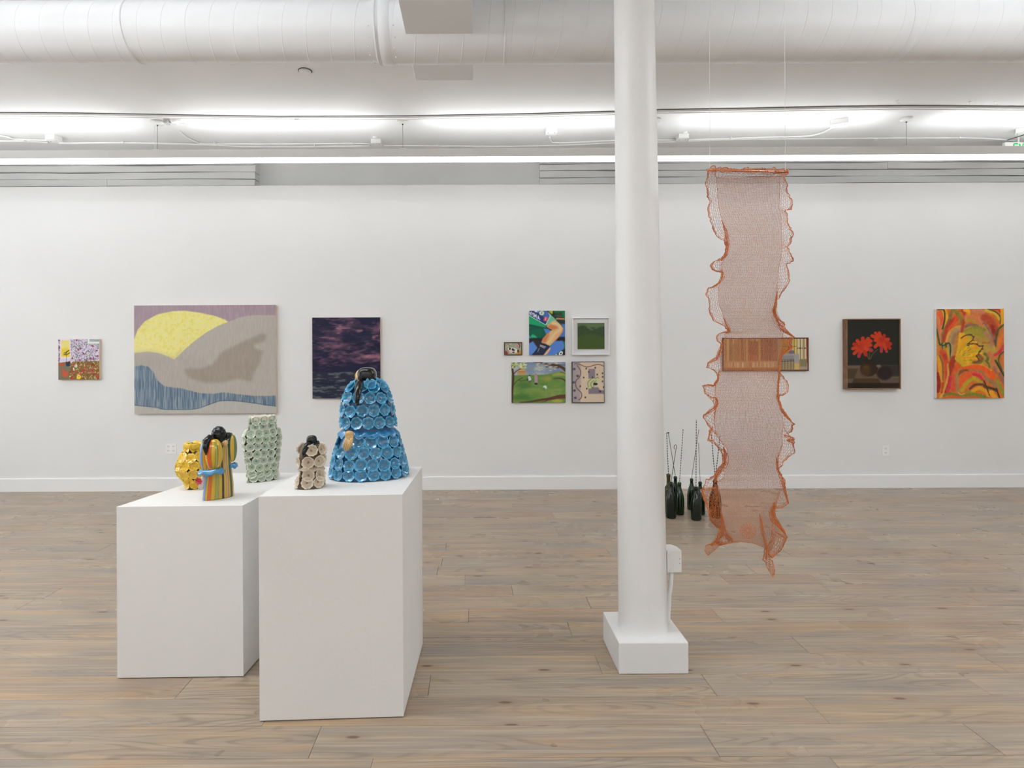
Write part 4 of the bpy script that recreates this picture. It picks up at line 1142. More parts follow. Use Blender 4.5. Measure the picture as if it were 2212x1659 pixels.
rr_ = np.concatenate([np.full(nv, 0.00090), np.full(NY * (NX - 1), 0.00068)])
rr_ *= rg.uniform(0.7, 1.3, len(rr_))
link('lace_panel', seg_mesh('lace_panel', A, Bq, rr_), M_wire, lace)
# honeycomb strips: (s across, t along)
def strip(name, I, O, nt, ns, amp, r=0.00075, seed=1, er=0.0009, nst=2):
    rs = np.random.RandomState(seed)
    I = dens(I, nt); 
    # match the outer outline to the inner one by height rather than by length where possible
    O = dens(O, nt)
    t = np.arange(nt)[:, None]; s = np.linspace(0, 1, ns)[None, :]
    G = I[:, None, :] * (1 - s[..., None]) + O[:, None, :] * s[..., None]
    G = G + rs.normal(0, 0.55, G.shape) * (0.4 + s[..., None])
    dep = amp * s * (np.sin(t * 0.42 + seed) + 0.5 * np.sin(t * 0.23)) + 0 * G[..., 0]
    P3 = to3(G, dep)
    A = []; Bs = []; rad = []
    for i in range(nt - 1):
        for j in range(ns):
            if j < ns - 1 and (i + j) % 2 == 0: A.append(P3[i, j]); Bs.append(P3[i, j + 1]); rad.append(r)
            A.append(P3[i, j]); Bs.append(P3[i + 1, j]); rad.append(r * (1.0 if j else 1.3))
            # denser triangles of net along the outer rim
            if j == ns - 2 and ns > 5 and (i // 5) % 2 == 0:
                w_ = 1 - abs((i % 5) - 2) / 3.0
                for q in range(3):
                    fr = 1 - (q + 1) / 4.0 * w_ * 1.2
                    A.append(P3[i, j] * (1 - fr) + P3[i, j + 1] * fr); Bs.append(P3[i + 1, j] * (1 - fr) + P3[i + 1, j + 1] * fr); rad.append(r * .8)
                A.append(P3[i, j] * .5 + P3[i, j + 1] * .5); Bs.append(P3[i + 1, j + 1]); rad.append(r * .8)
            if j == ns - 2:
                A.append(P3[i, j]); Bs.append(P3[i + 1, ns - 1]); rad.append(r)
    A = np.array(A); Bs = np.array(Bs)
    link(name, seg_mesh(name, A, Bs, np.array(rad)), M_wire2, lace)
    # bound edge, several strands
    E = P3[:, -1]; mb = MB()
    for q in range(nst):
        E2 = E + rs.normal(0, 0.0014, E.shape)
        mb.tube([tuple(v) for v in E2], [er + 0.0003 * rs.rand() for _ in range(nt)], 4, caps=False)
    E = P3[:, 0] + rs.normal(0, 0.0010, P3[:, 0].shape)
    mb.tube([tuple(v) for v in E], 0.0006, 4, caps=False)
    mb.build('lace_edge', M_wire2, lace)
strip('lace_ruffle', inL, ouL, 250, 7, 0.030, seed=1)
strip('lace_ruffle', inR, ouR, 250, 7, 0.030, seed=2)
# top band between rod and panel
tb = [c6(x, y) for x, y in [(190, 108), (300, 112), (420, 118), (540, 122), (660, 126), (740, 122), (800, 130)]]
pt = [(G[0, k, 0], G[0, k, 1]) for k in range(0, NX, 6)]
strip('lace_band', pt, tb, 40, 5, 0.004, seed=3, er=0.0005, nst=1)
rufT = [c6(x, y) for x, y in [(180, 95), (200, 70), (225, 58), (238, 85), (300, 80), (380, 88), (430, 94), (480, 78), (520, 92), (600, 84), (660, 92), (690, 74), (720, 96), (770, 86), (800, 98)]]
rod0 = [c6(x, y) for x, y in [(180, 97), (400, 102), (600, 107), (800, 112)]]
strip('lace_frill', rod0, rufT, 70, 5, 0.012, seed=4, er=0.0009, nst=1)
# dense folds along the collapsed parts of the border
def bundle(pts, wpx, n, r, seed, name='lace_fold', dY=-0.01):
    rs = np.random.RandomState(seed); mb = MB(); P = dens(pts, 60)
    ww = np.interp(np.linspace(0, 1, 60), np.linspace(0, 1, len(wpx)), wpx) * np.sin(PI * np.linspace(0.03, 0.97, 60)) ** 0.5
    D = np.gradient(P, axis=0); Nn = np.stack([-D[:, 1], D[:, 0]], 1); Nn /= np.linalg.norm(Nn, axis=1, keepdims=True) + 1e-9
    for k in range(n):
        o = rs.uniform(-.5, .5) + 0.25 * np.sin(np.linspace(0, rs.uniform(3, 9), 60) + rs.rand() * 6)
        Q = P + Nn * (o * ww)[:, None] + rs.normal(0, 0.42, P.shape)
        mb.tube([tuple(v) for v in to3(Q, dY + 0.006 * np.sin(np.linspace(0, 6, 60) + k))], r * 0.72, 3, caps=False)
    mb.build(name, M_wire2, lace)
bundle([c6(*q) for q in [(285, 490), (318, 580), (332, 680), (322, 760), (280, 806)]], [1, 5, 7, 5, 3], 12, 0.0011, 11)
bundle([c6(*q) for q in [(225, 812), (200, 850), (235, 885)]], [2, 2, 2], 4, 0.0009, 12)
bundle([c6(*q) for q in [(240, 887), (290, 895), (294, 935), (265, 980), (210, 1012)]], [2, 5, 6, 5, 3], 10, 0.0011, 13)
bundle([c6(*q) for q in [(300, 1250), (325, 1310), (345, 1355), (280, 1368)]], [3, 6, 6, 3], 10, 0.0011, 14)
bundle([c6(*q) for q in [(288, 1450), (275, 1500), (245, 1565), (175, 1605)]], [3, 7, 6, 3], 10, 0.0011, 15)
bundle([c6(*q) for q in [(715, 1050), (705, 1150), (690, 1200), (720, 1290), (780, 1350), (850, 1400)]], [3, 6, 12, 12, 8, 2], 18, 0.0010, 16)
bundle([c6(*q) for q in [(850, 1400), (800, 1440), (830, 1480), (760, 1525), (735, 1600)]], [4, 8, 8, 8, 8], 16, 0.0010, 17)
bundle([c7(*q) for q in [(545, 30), (530, 110), (500, 150), (430, 146)]], [4, 5, 4, 2], 9, 0.0011, 18)
bundle([c7(*q) for q in [(520, 245), (530, 290), (500, 325), (420, 380)]], [4, 6, 6, 2], 10, 0.0011, 19)
bundle([c7(*q) for q in [(575, 620), (592, 680), (590, 750), (520, 850), (510, 890)]], [3, 11, 10, 14, 8], 26, 0.0010, 20)
bundle([c7(*q) for q in [(495, 465), (465, 520), (458, 568), (500, 570)]], [2, 3, 3, 2], 6, 0.0010, 21)
bundle([c7(*q) for q in [(405, 945), (470, 935), (525, 930)]], [2, 4, 2], 6, 0.0010, 22)
bundle([c7(*q) for q in [(410, 945), (428, 1010), (450, 1060)]], [5, 6, 2], 7, 0.0010, 23)
bundle([c7(*q) for q in [(1010, 0), (1000, 50), (985, 250), (1015, 340), (1050, 385), (1115, 450)]], [6, 4, 3, 6, 6, 2], 12, 0.0011, 24)
bundle([c7(*q) for q in [(1035, 530), (1075, 545), (1112, 560), (1060, 570), (1110, 590)]], [5, 7, 6, 4, 3], 10, 0.0010, 25)
bundle([c7(*q) for q in [(978, 700), (985, 790), (1020, 850), (1045, 960), (1068, 1050)]], [3, 4, 6, 4, 3], 10, 0.0011, 26)
bundle([c7(*q) for q in [(965, 1040), (945, 1110), (960, 1170), (1000, 1220), (1055, 1300)]], [3, 14, 12, 5, 3], 22, 0.0010, 27)
bundle([c7(*q) for q in [(850, 1130), (870, 1240), (888, 1320), (905, 1400), (900, 1470), (900, 1480)]], [3, 6, 6, 5, 5, 4], 13, 0.0010, 28)
bundle([c7(*q) for q in [(560, 1130), (570, 1230), (530, 1320), (480, 1370)]], [3, 8, 12, 6], 20, 0.0010, 29)
bundle([c7(*q) for q in [(575, 1220), (605, 1290), (645, 1325)]], [4, 6, 3], 8, 0.0010, 30)
bundle([c7(*q) for q in [(480, 1365), (580, 1360), (700, 1340), (800, 1352), (890, 1388)]], [4, 3, 1.2, 1.2, 2], 7, 0.0009, 31)
bundle([c7(*q) for q in [(970, 1265), (1010, 1290), (1058, 1318)]], [2, 3, 4], 6, 0.0010, 32)
# loose net pieces hanging at the lower corners
def inside(P, poly):
    x, y = P[:, 0], P[:, 1]; c = np.zeros(len(P), bool); n = len(poly)
    for i in range(n):
        x1, y1 = poly[i]; x2, y2 = poly[(i + 1) % n]
        if y1 == y2: continue
        m_ = ((y1 > y) != (y2 > y)) & (x < (x2 - x1) * (y - y1) / (y2 - y1) + x1); c ^= m_
    return c
def net(poly, cell, r, seed, edge=True, name='lace_tail', m=None, dY=0.0):
    rs = np.random.RandomState(seed); P = np.array(poly); x0, y0 = P.min(0) - cell; x1, y1 = P.max(0) + cell
    nx = int((x1 - x0) / cell) + 2; ny = int((y1 - y0) / (cell * 0.8)) + 2
    gx, gy = np.meshgrid(np.arange(nx), np.arange(ny))
    Q = np.stack([x0 + (gx + 0.5 * (gy % 2)) * cell, y0 + gy * cell * 0.8], -1) + rs.normal(0, cell * 0.16, (ny, nx, 2))
    A = []; B_ = []
    for i in range(ny):
        for j in range(nx):
            if j < nx - 1 and (i + j) % 2 == 0: A.append(Q[i, j]); B_.append(Q[i, j + 1])
            if i < ny - 1:
                A.append(Q[i, j]); B_.append(Q[i + 1, j])
                jj = j + (1 if i % 2 else -1)
                if 0 <= jj < nx and j % 3 == 0: A.append(Q[i, j]); B_.append(Q[i + 1, jj])
    A = np.array(A); B_ = np.array(B_); k = inside((A + B_) / 2, poly); A = A[k]; B_ = B_[k]
    dd = lambda q: dY + 0.015 * np.sin(q[:, 0] * 0.21 + seed) + 0.01 * np.sin(q[:, 1] * 0.3)
    o = link(name, seg_mesh(name, to3(A, dd(A)), to3(B_, dd(B_)), r), m or M_wire2, lace)
    if edge:
        E = dens(list(poly) + [poly[0]], 60); mb = MB()
        for q in range(2):
            E2 = E + rs.normal(0, 0.5, E.shape); mb.tube([tuple(v) for v in to3(E2, dd(E2))], 0.0011, 4, caps=False)
        mb.build('lace_edge', M_wire2, lace)
p7 = lambda l: [c7(*q) for q in l]
net(p7([(500, 1350), (440, 1372), (433, 1412), (455, 1446), (500, 1412), (540, 1372), (600, 1356), (560, 1345)]), 3.2, 0.0008, 41)
net(p7([(555, 1265), (500, 1352), (600, 1358), (650, 1338), (600, 1300)]), 2.3, 0.0008, 42)
net(p7([(885, 1395), (885, 1440), (870, 1482), (900, 1500), (905, 1540), (955, 1612), (966, 1560), (950, 1490), (925, 1465), (915, 1400)]), 3.0, 0.0009, 43)
net(p7([(950, 1190), (985, 1200), (1040, 1255), (1060, 1315), (1010, 1410), (945, 1468), (920, 1450), (905, 1395), (940, 1330)]), 5.0, 0.0007, 44)
net(p7([(403, 945), (530, 930), (530, 1000), (500, 1150), (545, 1245), (480, 1190), (455, 1110), (430, 1010)]), 4.5, 0.0006, 45, dY=0.02)
net(p7([(465, 1130), (480, 1060), (510, 900), (545, 920), (550, 1100), (560, 1260), (520, 1235), (478, 1185)]), 2.6, 0.00075, 46, edge=False, dY=0.03)
# flower motif in the panel
mb = MB(); mc = np.array(c7(762, 1258)); a_ = np.linspace(0, 2 * PI, 41)
for k in range(14):
    an = 2 * PI * k / 14
    for s_k in (0.0, 1.0):
        r1 = 17 if k % 2 else 15
        q = np.array([mc + np.array([math.cos(an + 0.1 * s_k), math.sin(an + .1 * s_k)]) * rr0 for rr0 in (4, 9, r1)])
        mb.tube([tuple(v) for v in to3(q, -0.02)], 0.0008, 4, caps=False)
for rr0 in (4, 16.5):
    q = np.stack([mc[0] + (rr0 + 1.2 * np.sin(a_ * 14) * (rr0 > 10)) * np.cos(a_), mc[1] + (rr0 + 1.2 * np.sin(a_ * 14) * (rr0 > 10)) * np.sin(a_)], 1)
    mb.tube([tuple(v) for v in to3(q, -0.02)], 0.0008, 4, caps=False)
mb.build('lace_rosette', M_wire2, lace)
# rod, wrapped thread and hanging threads
M_cop = mat('copper_rod', rgb(214, 140, 104), 0.28, 0.7)
ra, rb = wx(1528.5, 367, YK - 0.03), wx(1702.5, 371.5, YK - 0.03)
MB().tube([ra, rb], 0.0052, 16).build('rod', M_cop, lace, smooth=True)
for k in range(9):
    p = ra.lerp(rb, 0.06 + 0.11 * k + rnd.uniform(-.02, .02)); d = (rb - ra).normalized()
    q = [p + d * (0.006 * j / 3) + Vector((0, math.cos(j * 1.2) * 0.0066, math.sin(j * 1.2) * 0.0066)) for j in range(10)]
    MB().tube(q, 0.0011, 5).build('binding_wire', M_wire2, lace)
M_thr = mat('thread', rgb(238, 238, 236), 0.5)
for px in (1533.5, 1696.5):
    p = wx(px, 368, YK - 0.03)
    MB().tube([p, (p.x + (0.002 if px < 1600 else 0), YK - 0.03, ZC)], 0.0010, 5).build('hanging_thread', M_thr, lace)
# ------------------------------------------------------------ pictures on the wall: painted surfaces
GAIN = 1.10
def fbm(h, w_, fx, fy, seed, octs=4):
    rs = np.random.RandomState(seed); out = np.zeros((h, w_)); amp = 1.0; tot = 0
    for o in range(octs):
        gx, gy = max(2, int(fx * 2 ** o) + 2), max(2, int(fy * 2 ** o) + 2)
        g = rs.rand(gy, gx)
        y = np.linspace(0, gy - 1.001, h); x = np.linspace(0, gx - 1.001, w_)
        yi = y.astype(int); xi = x.astype(int); fy_ = (y - yi)[:, None]; fx_ = (x - xi)[None]
        fy_ = fy_ * fy_ * (3 - 2 * fy_); fx_ = fx_ * fx_ * (3 - 2 * fx_)
        v = g[yi][:, xi] * (1 - fx_) * (1 - fy_) + g[yi][:, xi + 1] * fx_ * (1 - fy_) + g[yi + 1][:, xi] * (1 - fx_) * fy_ + g[yi + 1][:, xi + 1] * fx_ * fy_
        out += v * amp; tot += amp; amp *= 0.5
    return out / tot
class Cv:
    def __init__(s, wp, hp, box, bg):
        s.w, s.h = int(wp), int(hp); s.W, s.H = s.w * 2, s.h * 2
        x0, y0, x1, y1 = box; s.box = box
        s.x = x0 + (np.arange(s.W) + 0.5) * (x1 - x0) / s.W; s.y = y0 + (np.arange(s.H) + 0.5) * (y1 - y0) / s.H
        s.X, s.Y = np.meshgrid(s.x, s.y); s.img = np.zeros((s.H, s.W, 3)); s.img[:] = bg
        s.px = (x1 - x0) / s.W
    def put(s, m, col, a=1.0):
        m = np.clip(m * a, 0, 1)[..., None]; s.img = s.img * (1 - m) + np.array(col, float) * m; return s
    def blur(s, m, r):
        k = max(1, int(round(r / s.px)))
        for ax in (0, 1):
            for _ in range(2):
                c = np.cumsum(np.pad(m, [(k + 1, k) if ax == i else (0, 0) for i in (0, 1)], mode='edge'), axis=ax)
                n = 2 * k + 1
                m = (np.take(c, range(n, c.shape[ax]), ax) - np.take(c, range(0, c.shape[ax] - n), ax)) / n
        return m
    def poly(s, pts, col, soft=0, a=1.0, smooth=False):
        if smooth: pts = cat(pts, True)
        m = np.zeros((s.H, s.W), bool); n = len(pts)
        for i in range(n):
            x1, y1 = pts[i]; x2, y2 = pts[(i + 1) % n]
            if y1 == y2: continue
            lo, hi = min(y1, y2), max(y1, y2)
            r = np.where((s.y > lo) & (s.y <= hi))[0]
            if len(r) == 0: continue
            xx = (x2 - x1) * (s.y[r] - y1) / (y2 - y1) + x1
            m[r] ^= (s.x[None, :] < xx[:, None])
        m = m.astype(float)
        if soft: m = s.blur(m, soft)
        return s.put(m, col, a)
    def stroke(s, pts, wd, col, soft=1.0, a=1.0, smooth=True, taper=None):
        if smooth and len(pts) > 2: pts = cat(pts, False)
        m = np.zeros((s.H, s.W)); n = len(pts)
        for i in range(n - 1):
            (x1, y1), (x2, y2) = pts[i], pts[i + 1]
            w0 = wd if taper is None else wd * (taper[0] + (taper[1] - taper[0]) * i / max(1, n - 2))
            pad = w0 + soft * 2
            xi = np.where((s.x > min(x1, x2) - pad) & (s.x < max(x1, x2) + pad))[0]; yi = np.where((s.y > min(y1, y2) - pad) & (s.y < max(y1, y2) + pad))[0]
            if len(xi) == 0 or len(yi) == 0: continue
            X = s.X[yi[0]:yi[-1] + 1, xi[0]:xi[-1] + 1]; Y = s.Y[yi[0]:yi[-1] + 1, xi[0]:xi[-1] + 1]
            dx, dy = x2 - x1, y2 - y1; L2 = dx * dx + dy * dy + 1e-9
            t = np.clip(((X - x1) * dx + (Y - y1) * dy) / L2, 0, 1)
            d = np.hypot(X - x1 - t * dx, Y - y1 - t * dy)
            sub = m[yi[0]:yi[-1] + 1, xi[0]:xi[-1] + 1]
            np.maximum(sub, np.clip((w0 / 2 + soft * .5 - d) / max(soft, 1e-3), 0, 1), out=sub)
        return s.put(m, col, a)
    def blob(s, cx, cy, rx, ry, col, soft=0.3, a=1.0, ang=0):
        c, d = math.cos(R(ang)), math.sin(R(ang)); X = s.X - cx; Y = s.Y - cy
        q = np.hypot((X * c + Y * d) / rx, (-X * d + Y * c) / ry)
        return s.put(np.clip((1 + soft / 2 - q) / max(soft, 1e-3), 0, 1), col, a)
    def out(s):
        i = s.img.reshape(s.h, 2, s.w, 2, 3).mean((1, 3)); i = np.clip(i, 0, 255) / 255
        l = np.where(i <= 0.04045, i / 12.92, ((i + 0.055) / 1.055) ** 2.4) * GAIN
        return np.clip(l, 0, 0.9)
def cat(pts, closed):
    P = [Vector(p) for p in pts]; n = len(P); o = []
    for i in range(n if closed else n - 1):
        g = (lambda k: P[k % n]) if closed else (lambda k: P[max(0, min(n - 1, k))])
        a, b, c, d = g(i - 1), g(i), g(i + 1), g(i + 2)
        for k in range(5):
            u = k / 5; q = 0.5 * ((2 * b) + (-a + c) * u + (2 * a - 5 * b + 4 * c - d) * u * u + (-a + 3 * b - 3 * c + d) * u ** 3); o.append((q.x, q.y))
    if not closed: o.append(tuple(P[-1]))
    return o

M_art = attr_mat('paint_surface', 0.55, 0.3, 0.0, 0.15, 500)
M_artg = attr_mat('paint_glossy', 0.45, 0.15, 0.0)
M_raw = mat('raw_canvas_side', rgb(222, 200, 178), 0.8)
M_wside = mat('white_canvas_side', rgb(228, 226, 222), 0.7)
def surf(name, x0, y0, x1, y1, Y, cv, m, parent):
    """flat painted sheet whose picture corners fall at x0..x1, y0..y1"""
    a = wx(x0, y1, Y); b = wx(x1, y0, Y); img = cv.out(); h, w_ = img.shape[:2]
    X, Z = np.meshgrid(np.linspace(a.x, b.x, w_), np.linspace(b.z, a.z, h))
    # faces must look towards -y: rows run downward, columns to the right
    P = np.stack([X, np.full_like(X, Y), Z], -1)[::-1]; img = img[::-1]
    return link(name, grid_mesh(name, P, img), m, parent)
def framebars(x0, z0, x1, z1, yf, yb, wd, m, parent, name='frame', bev=0.0012):
    """four mitred bars as one moulding"""
    mb = MB(); o = [(x0, z0), (x1, z0), (x1, z1), (x0, z1)]; i = [(x0 + wd, z0 + wd), (x1 - wd, z0 + wd), (x1 - wd, z1 - wd), (x0 + wd, z1 - wd)]
    vs = [(p[0], yf, p[1]) for p in o] + [(p[0], yf, p[1]) for p in i] + [(p[0], yb, p[1]) for p in o] + [(p[0], yb, p[1]) for p in i]
    fs = []
    for k in range(4):
        k2 = (k + 1) % 4
        fs += [(k, k2, 4 + k2, 4 + k), (8 + k, k, 4 + k, 12 + k)[:0] or (8 + k2, 8 + k, 12 + k, 12 + k2), (k, 8 + k, 8 + k2, k2), (4 + k, 4 + k2, 12 + k2, 12 + k)]
    return mb.add(vs, fs).build(name, m, parent, bevel=bev, seg=1)
def canvas(px, depth, cv, label, side, m=None, front='painted_front', name='painting', cat_='painting'):
    x0, y0, x1, y1 = px; Yf = YW - depth
    a = wx(x0, y1, Yf); b = wx(x1, y0, Yf)
    t = empty(name, ((a.x + b.x) / 2, YW, a.z), label, cat_)
    MB().box(a.x, Yf, a.z, b.x, YW - 0.0015, b.z).build('stretched_canvas', side, t, bevel=0.0012, seg=1)
    surf(front, x0, y0, x1, y1, Yf - 0.0008, cv, m or M_art, t)
    return t
def framed(px, depth, wd, cv, label, fm, recess=0.006, m=None, side_wd=None, name='framed_picture'):
    x0, y0, x1, y1 = px; Yf = YW - depth
    a = wx(x0, y1, Yf); b = wx(x1, y0, Yf)
    t = empty(name, ((a.x + b.x) / 2, YW, a.z), label, 'painting')
    framebars(a.x, a.z, b.x, b.z, Yf, YW, wd, fm, t)
    Ys_ = Yf + recess; k = wd * F / Yf
    MB().box(a.x + wd * .8, Ys_ + 0.001, a.z + wd * .8, b.x - wd * .8, YW - 0.001, b.z - wd * .8).build('backing_board', M_grey, t)
    pa = (x0 + k * .9, y0 + k * .9, x1 - k * .9, y1 - k * .9)
    surf('picture', *pa, Ys_, cv, m or M_art, t)
    return t
rn = np.random.RandomState(11)

# 1 small interior with plant (coordinates of the enlarged detail)
cv = Cv(110, 108, (165, 190, 1505, 1505), (206, 196, 214))
for i in range(26): cv.blob(rn.uniform(560, 1500), rn.uniform(190, 900), 45, 50, (192, 176, 212), 0.8, 0.8)
for i in range(520):
    x, y = rn.uniform(560, 1500), rn.uniform(190, 900)
    cv.stroke([(x, y), (x + rn.uniform(-18, 18), y + rn.uniform(12, 26))], 12, [(62, 66, 58), (88, 92, 62), (50, 44, 52), (130, 132, 96)][rn.randint(4)], 8, smooth=False)
for i in range(44): cv.stroke([(x := 175 + rn.rand() * 50, y := 190 + 750 * rn.rand()), (x + 8, y + 22)], 13, (70, 62, 60), 8, smooth=False)
for x, y in [(190, 230), (205, 460), (185, 880), (765, 230), (880, 490), (820, 540), (985, 660), (625, 810), (855, 870), (1215, 815), (1285, 410), (1420, 565), (1435, 740), (1075, 870), (1300, 830)]: cv.blob(x, y, 30, 28, (140, 50, 92), 0.5)
cv.poly([(1110, 190), (1510, 190), (1510, 350), (1110, 350)], (214, 220, 216)); cv.stroke([(1108, 190), (1108, 352), (1510, 352)], 10, (62, 66, 62), 4, smooth=False)
cv.poly([(1185, 190), (1510, 190), (1510, 275), (1185, 275)], (140, 152, 156)); cv.stroke([(1200, 260), (1300, 235), (1400, 215), (1500, 210)], 16, (176, 186, 188), 14)
cv.poly([(245, 190), (575, 190), (575, 815), (245, 815)], (220, 208, 220)); cv.poly([(268, 235), (540, 235), (540, 765), (268, 765)], (216, 206, 120))
cv.poly([(268, 500), (360, 490), (440, 450), (540, 540), (540, 765), (268, 765)], (222, 190, 60), 12)
cv.poly([(165, 960), (400, 930), (600, 960), (640, 915), (1510, 900), (1510, 1510), (165, 1510)], (118, 92, 44))
cv.poly([(165, 1010), (420, 960), (640, 1070), (520, 1250), (480, 1510), (165, 1510)], (112, 104, 84), 30)
cv.poly([(180, 1000), (350, 935), (365, 960), (330, 1040), (200, 1060)], (184, 72, 34), 10)
cv.poly([(300, 1100), (380, 1220), (500, 1260), (460, 1400), (330, 1400), (290, 1300)], (190, 76, 40), 22)
for i in range(150):
    x, y = rn.uniform(520, 1500), rn.uniform(930, 1500); cv.blob(x, y, 12, 14, [(206, 196, 122), (196, 170, 100), (222, 214, 160)][rn.randint(3)], 0.8)
for i in range(34):
    x, y = rn.uniform(480, 1500), rn.uniform(930, 1500); cv.blob(x, y, 34, 38, [(166, 44, 36), (150, 62, 34), (178, 60, 66), (120, 60, 30)][rn.randint(4)], 0.7, 0.85)
for x, y, c in [(850, 1305, (206, 84, 96)), (985, 1205, (186, 40, 40)), (1240, 1260, (196, 76, 84)), (1290, 1165, (190, 60, 60))]: cv.blob(x, y, 42, 34, c, 0.5)
cv.blob(835, 1410, 70, 70, (226, 196, 56), 0.15); cv.blob(835, 1405, 25, 20, (190, 150, 40), 0.8)
cv.stroke([(745, 1000), (750, 1090)], 34, (226, 222, 214), 10, smooth=False); cv.stroke([(665, 1125), (680, 1195)], 34, (220, 214, 206), 10, smooth=False); cv.blob(710, 1060, 28, 26, (198, 190, 178), .6)
cv.poly([(410, 920), (560, 920), (550, 1060), (430, 1060)], (34, 36, 62), 4); cv.stroke([(440, 920), (440, 700)], 16, (110, 112, 48), 8, smooth=False)
for a, b in [((440, 700), (350, 690)), ((440, 620), (360, 640)), ((430, 620), (520, 550)), ((450, 690), (540, 630)), ((440, 600), (480, 575)), ((400, 680), (440, 640))]: cv.stroke([a, b], 28, (70, 82, 26), 14, smooth=False)
canvas((126, 732.5, 214.5, 820.5), 0.032, cv, 'smallest canvas at far left: potted plant against floral wallpaper', M_raw)

# 2 large woven landscape
cv = Cv(305, 236, (553, 52, 1440, 740), (152, 133, 142))
cv.put(fbm(cv.H, cv.W, 150, 8, 1, 2) * 1.6 - 0.55, (172, 156, 165), 0.6)
cv.poly([(553, 270), (575, 210), (620, 155), (700, 110), (800, 90), (870, 88), (960, 100), (1060, 122), (1120, 145), (1143, 160), (1080, 185), (1000, 230), (920, 290), (870, 335), (830, 375), (803, 398), (770, 380), (700, 355), (640, 347), (553, 355)], (224, 215, 132), 1)
m_ = fbm(cv.H, cv.W, 60, 60, 2, 3); sun = (np.abs(cv.img - np.array((224, 215, 132))).sum(-1) < 25)
cv.put(np.clip((m_ - 0.5) * 5, 0, 1) * sun, (216, 208, 158), 0.5); cv.put(np.clip((0.46 - m_) * 6, 0, 1) * sun, (212, 198, 104), 0.6)
cv.poly([(553, 355), (640, 347), (700, 355), (770, 380), (803, 398), (830, 375), (870, 335), (920, 290), (1000, 230), (1080, 185), (1143, 160), (1220, 130), (1300, 117), (1440, 120), (1440, 740), (553, 740)], (170, 163, 154), 1)
cv.poly([(803, 398), (870, 335), (1000, 400), (1040, 440), (960, 620), (553, 560), (553, 355), (640, 347), (700, 355), (770, 380)], (164, 156, 148), 20, 0.6)
cv.poly([(870, 455), (960, 455), (1040, 430), (1100, 350), (1200, 300), (1290, 260), (1340, 235), (1385, 240), (1370, 285), (1300, 305), (1310, 330), (1360, 345), (1335, 430), (1300, 480), (1290, 540), (1200, 520), (1100, 545), (1000, 545), (900, 515), (870, 480)], (146, 135, 123), 8, 0.85)
cv.poly([(553, 685), (690, 700), (740, 712), (920, 712), (1000, 690), (1090, 660), (1180, 660), (1300, 675), (1440, 695), (1440, 745), (553, 745)], (174, 171, 164), 1)
before = cv.img.copy()
cv.poly([(553, 440), (600, 432), (640, 440), (670, 470), (700, 530), (740, 565), (850, 580), (960, 610), (1050, 615), (1110, 605), (1180, 615), (1300, 630), (1440, 628), (1440, 695), (1380, 690), (1300, 675), (1180, 660), (1090, 660), (1000, 690), (920, 712), (740, 712), (690, 700), (553, 685)], (104, 122, 138), 1)
blue_m = (np.abs(cv.img - before).sum(-1) > 20)
st = fbm(cv.H, cv.W, 260, 10, 3, 1)
cv.put(np.clip((st - 0.52) * 6, 0, 1) * blue_m, (154, 160, 162), 0.65); cv.put(np.clip((0.42 - st) * 6, 0, 1) * blue_m, (72, 92, 114), 0.6)
cv.stroke([(553, 683), (690, 699), (740, 711), (920, 711), (1000, 689), (1090, 659), (1180, 659), (1300, 674), (1440, 694)], 4, (78, 92, 106), 3)
tex = fbm(cv.H, cv.W, 300, 20, 4, 1) - 0.5; cv.img += tex[..., None] * 11 * (1 - 0.5 * sun[..., None])
canvas((290.5, 658.5, 595.5, 894), 0.045, cv, 'largest picture: woven landscape with yellow sun over grey hills and blue stream', M_raw)

# 3 dark sea and clouds
cv = Cv(148, 178, (118, 120, 1340, 1585), (30, 30, 52))
hz = 1105
n1 = fbm(cv.H, cv.W, 3, 7, 21, 5); n2 = fbm(cv.H, cv.W, 5, 26, 22, 4); n3 = fbm(cv.H, cv.W, 8, 44, 23, 3)
sky = (cv.Y < hz); yy = (cv.Y - 120) / (hz - 120)
mx = n1 * np.clip(1.25 - yy, 0, 1) + n2 * np.clip(yy * 1.1, 0, 1)
band = np.exp(-((yy - 0.25) / 0.22) ** 2) * 0.16 + np.exp(-((yy - 0.74) / 0.10) ** 2) * 0.20 * np.clip((cv.X - 380) / 500, 0, 1)
cv.put(np.clip((mx / np.maximum(np.clip(1.25 - yy, 0, 1) + np.clip(yy * 1.1, 0, 1), .3) - 0.52 + band) * 3.2, 0, 1) * sky, (146, 98, 112), 0.9)
cv.put(np.clip((fbm(cv.H, cv.W, 7, 22, 27, 4) - .50) * 5, 0, 1) * sky, (40, 38, 60), 0.75)
cv.put(np.clip((fbm(cv.H, cv.W, 9, 30, 28, 3) - .62) * 6, 0, 1) * sky * np.clip(band * 8, 0, 1), (176, 120, 128), 0.6)
cv.put(np.clip((n3 - 0.58) * 6, 0, 1) * sky, (112, 84, 102), 0.5)
cv.put(np.clip((0.45 - n1) * 7, 0, 1) * sky, (32, 34, 56), 0.9)
cv.put(np.clip((yy - 0.86) * 9, 0, 1) * sky, (30, 30, 52), 0.75)
cv.put((1 - sky).astype(float), (38, 42, 58), 1)
sw = fbm(cv.H, cv.W, 10, 60, 24, 3); wv = np.sin((cv.Y - hz) * 0.021 + n1 * 5)
cv.put(np.clip((sw - 0.5 + wv * 0.08) * 6, 0, 1) * (1 - sky), (98, 102, 102), 0.8)
cv.put(np.exp(-((cv.Y - 1310) / 30) ** 2) * (1 - sky), (24, 28, 48), 0.7)
canvas((675, 685.5, 821, 861), 0.035, cv, 'dark picture of pink clouds over a navy sea, behind the blue figure', mat('warm_edge', rgb(196, 160, 140), 0.7), M_artg)

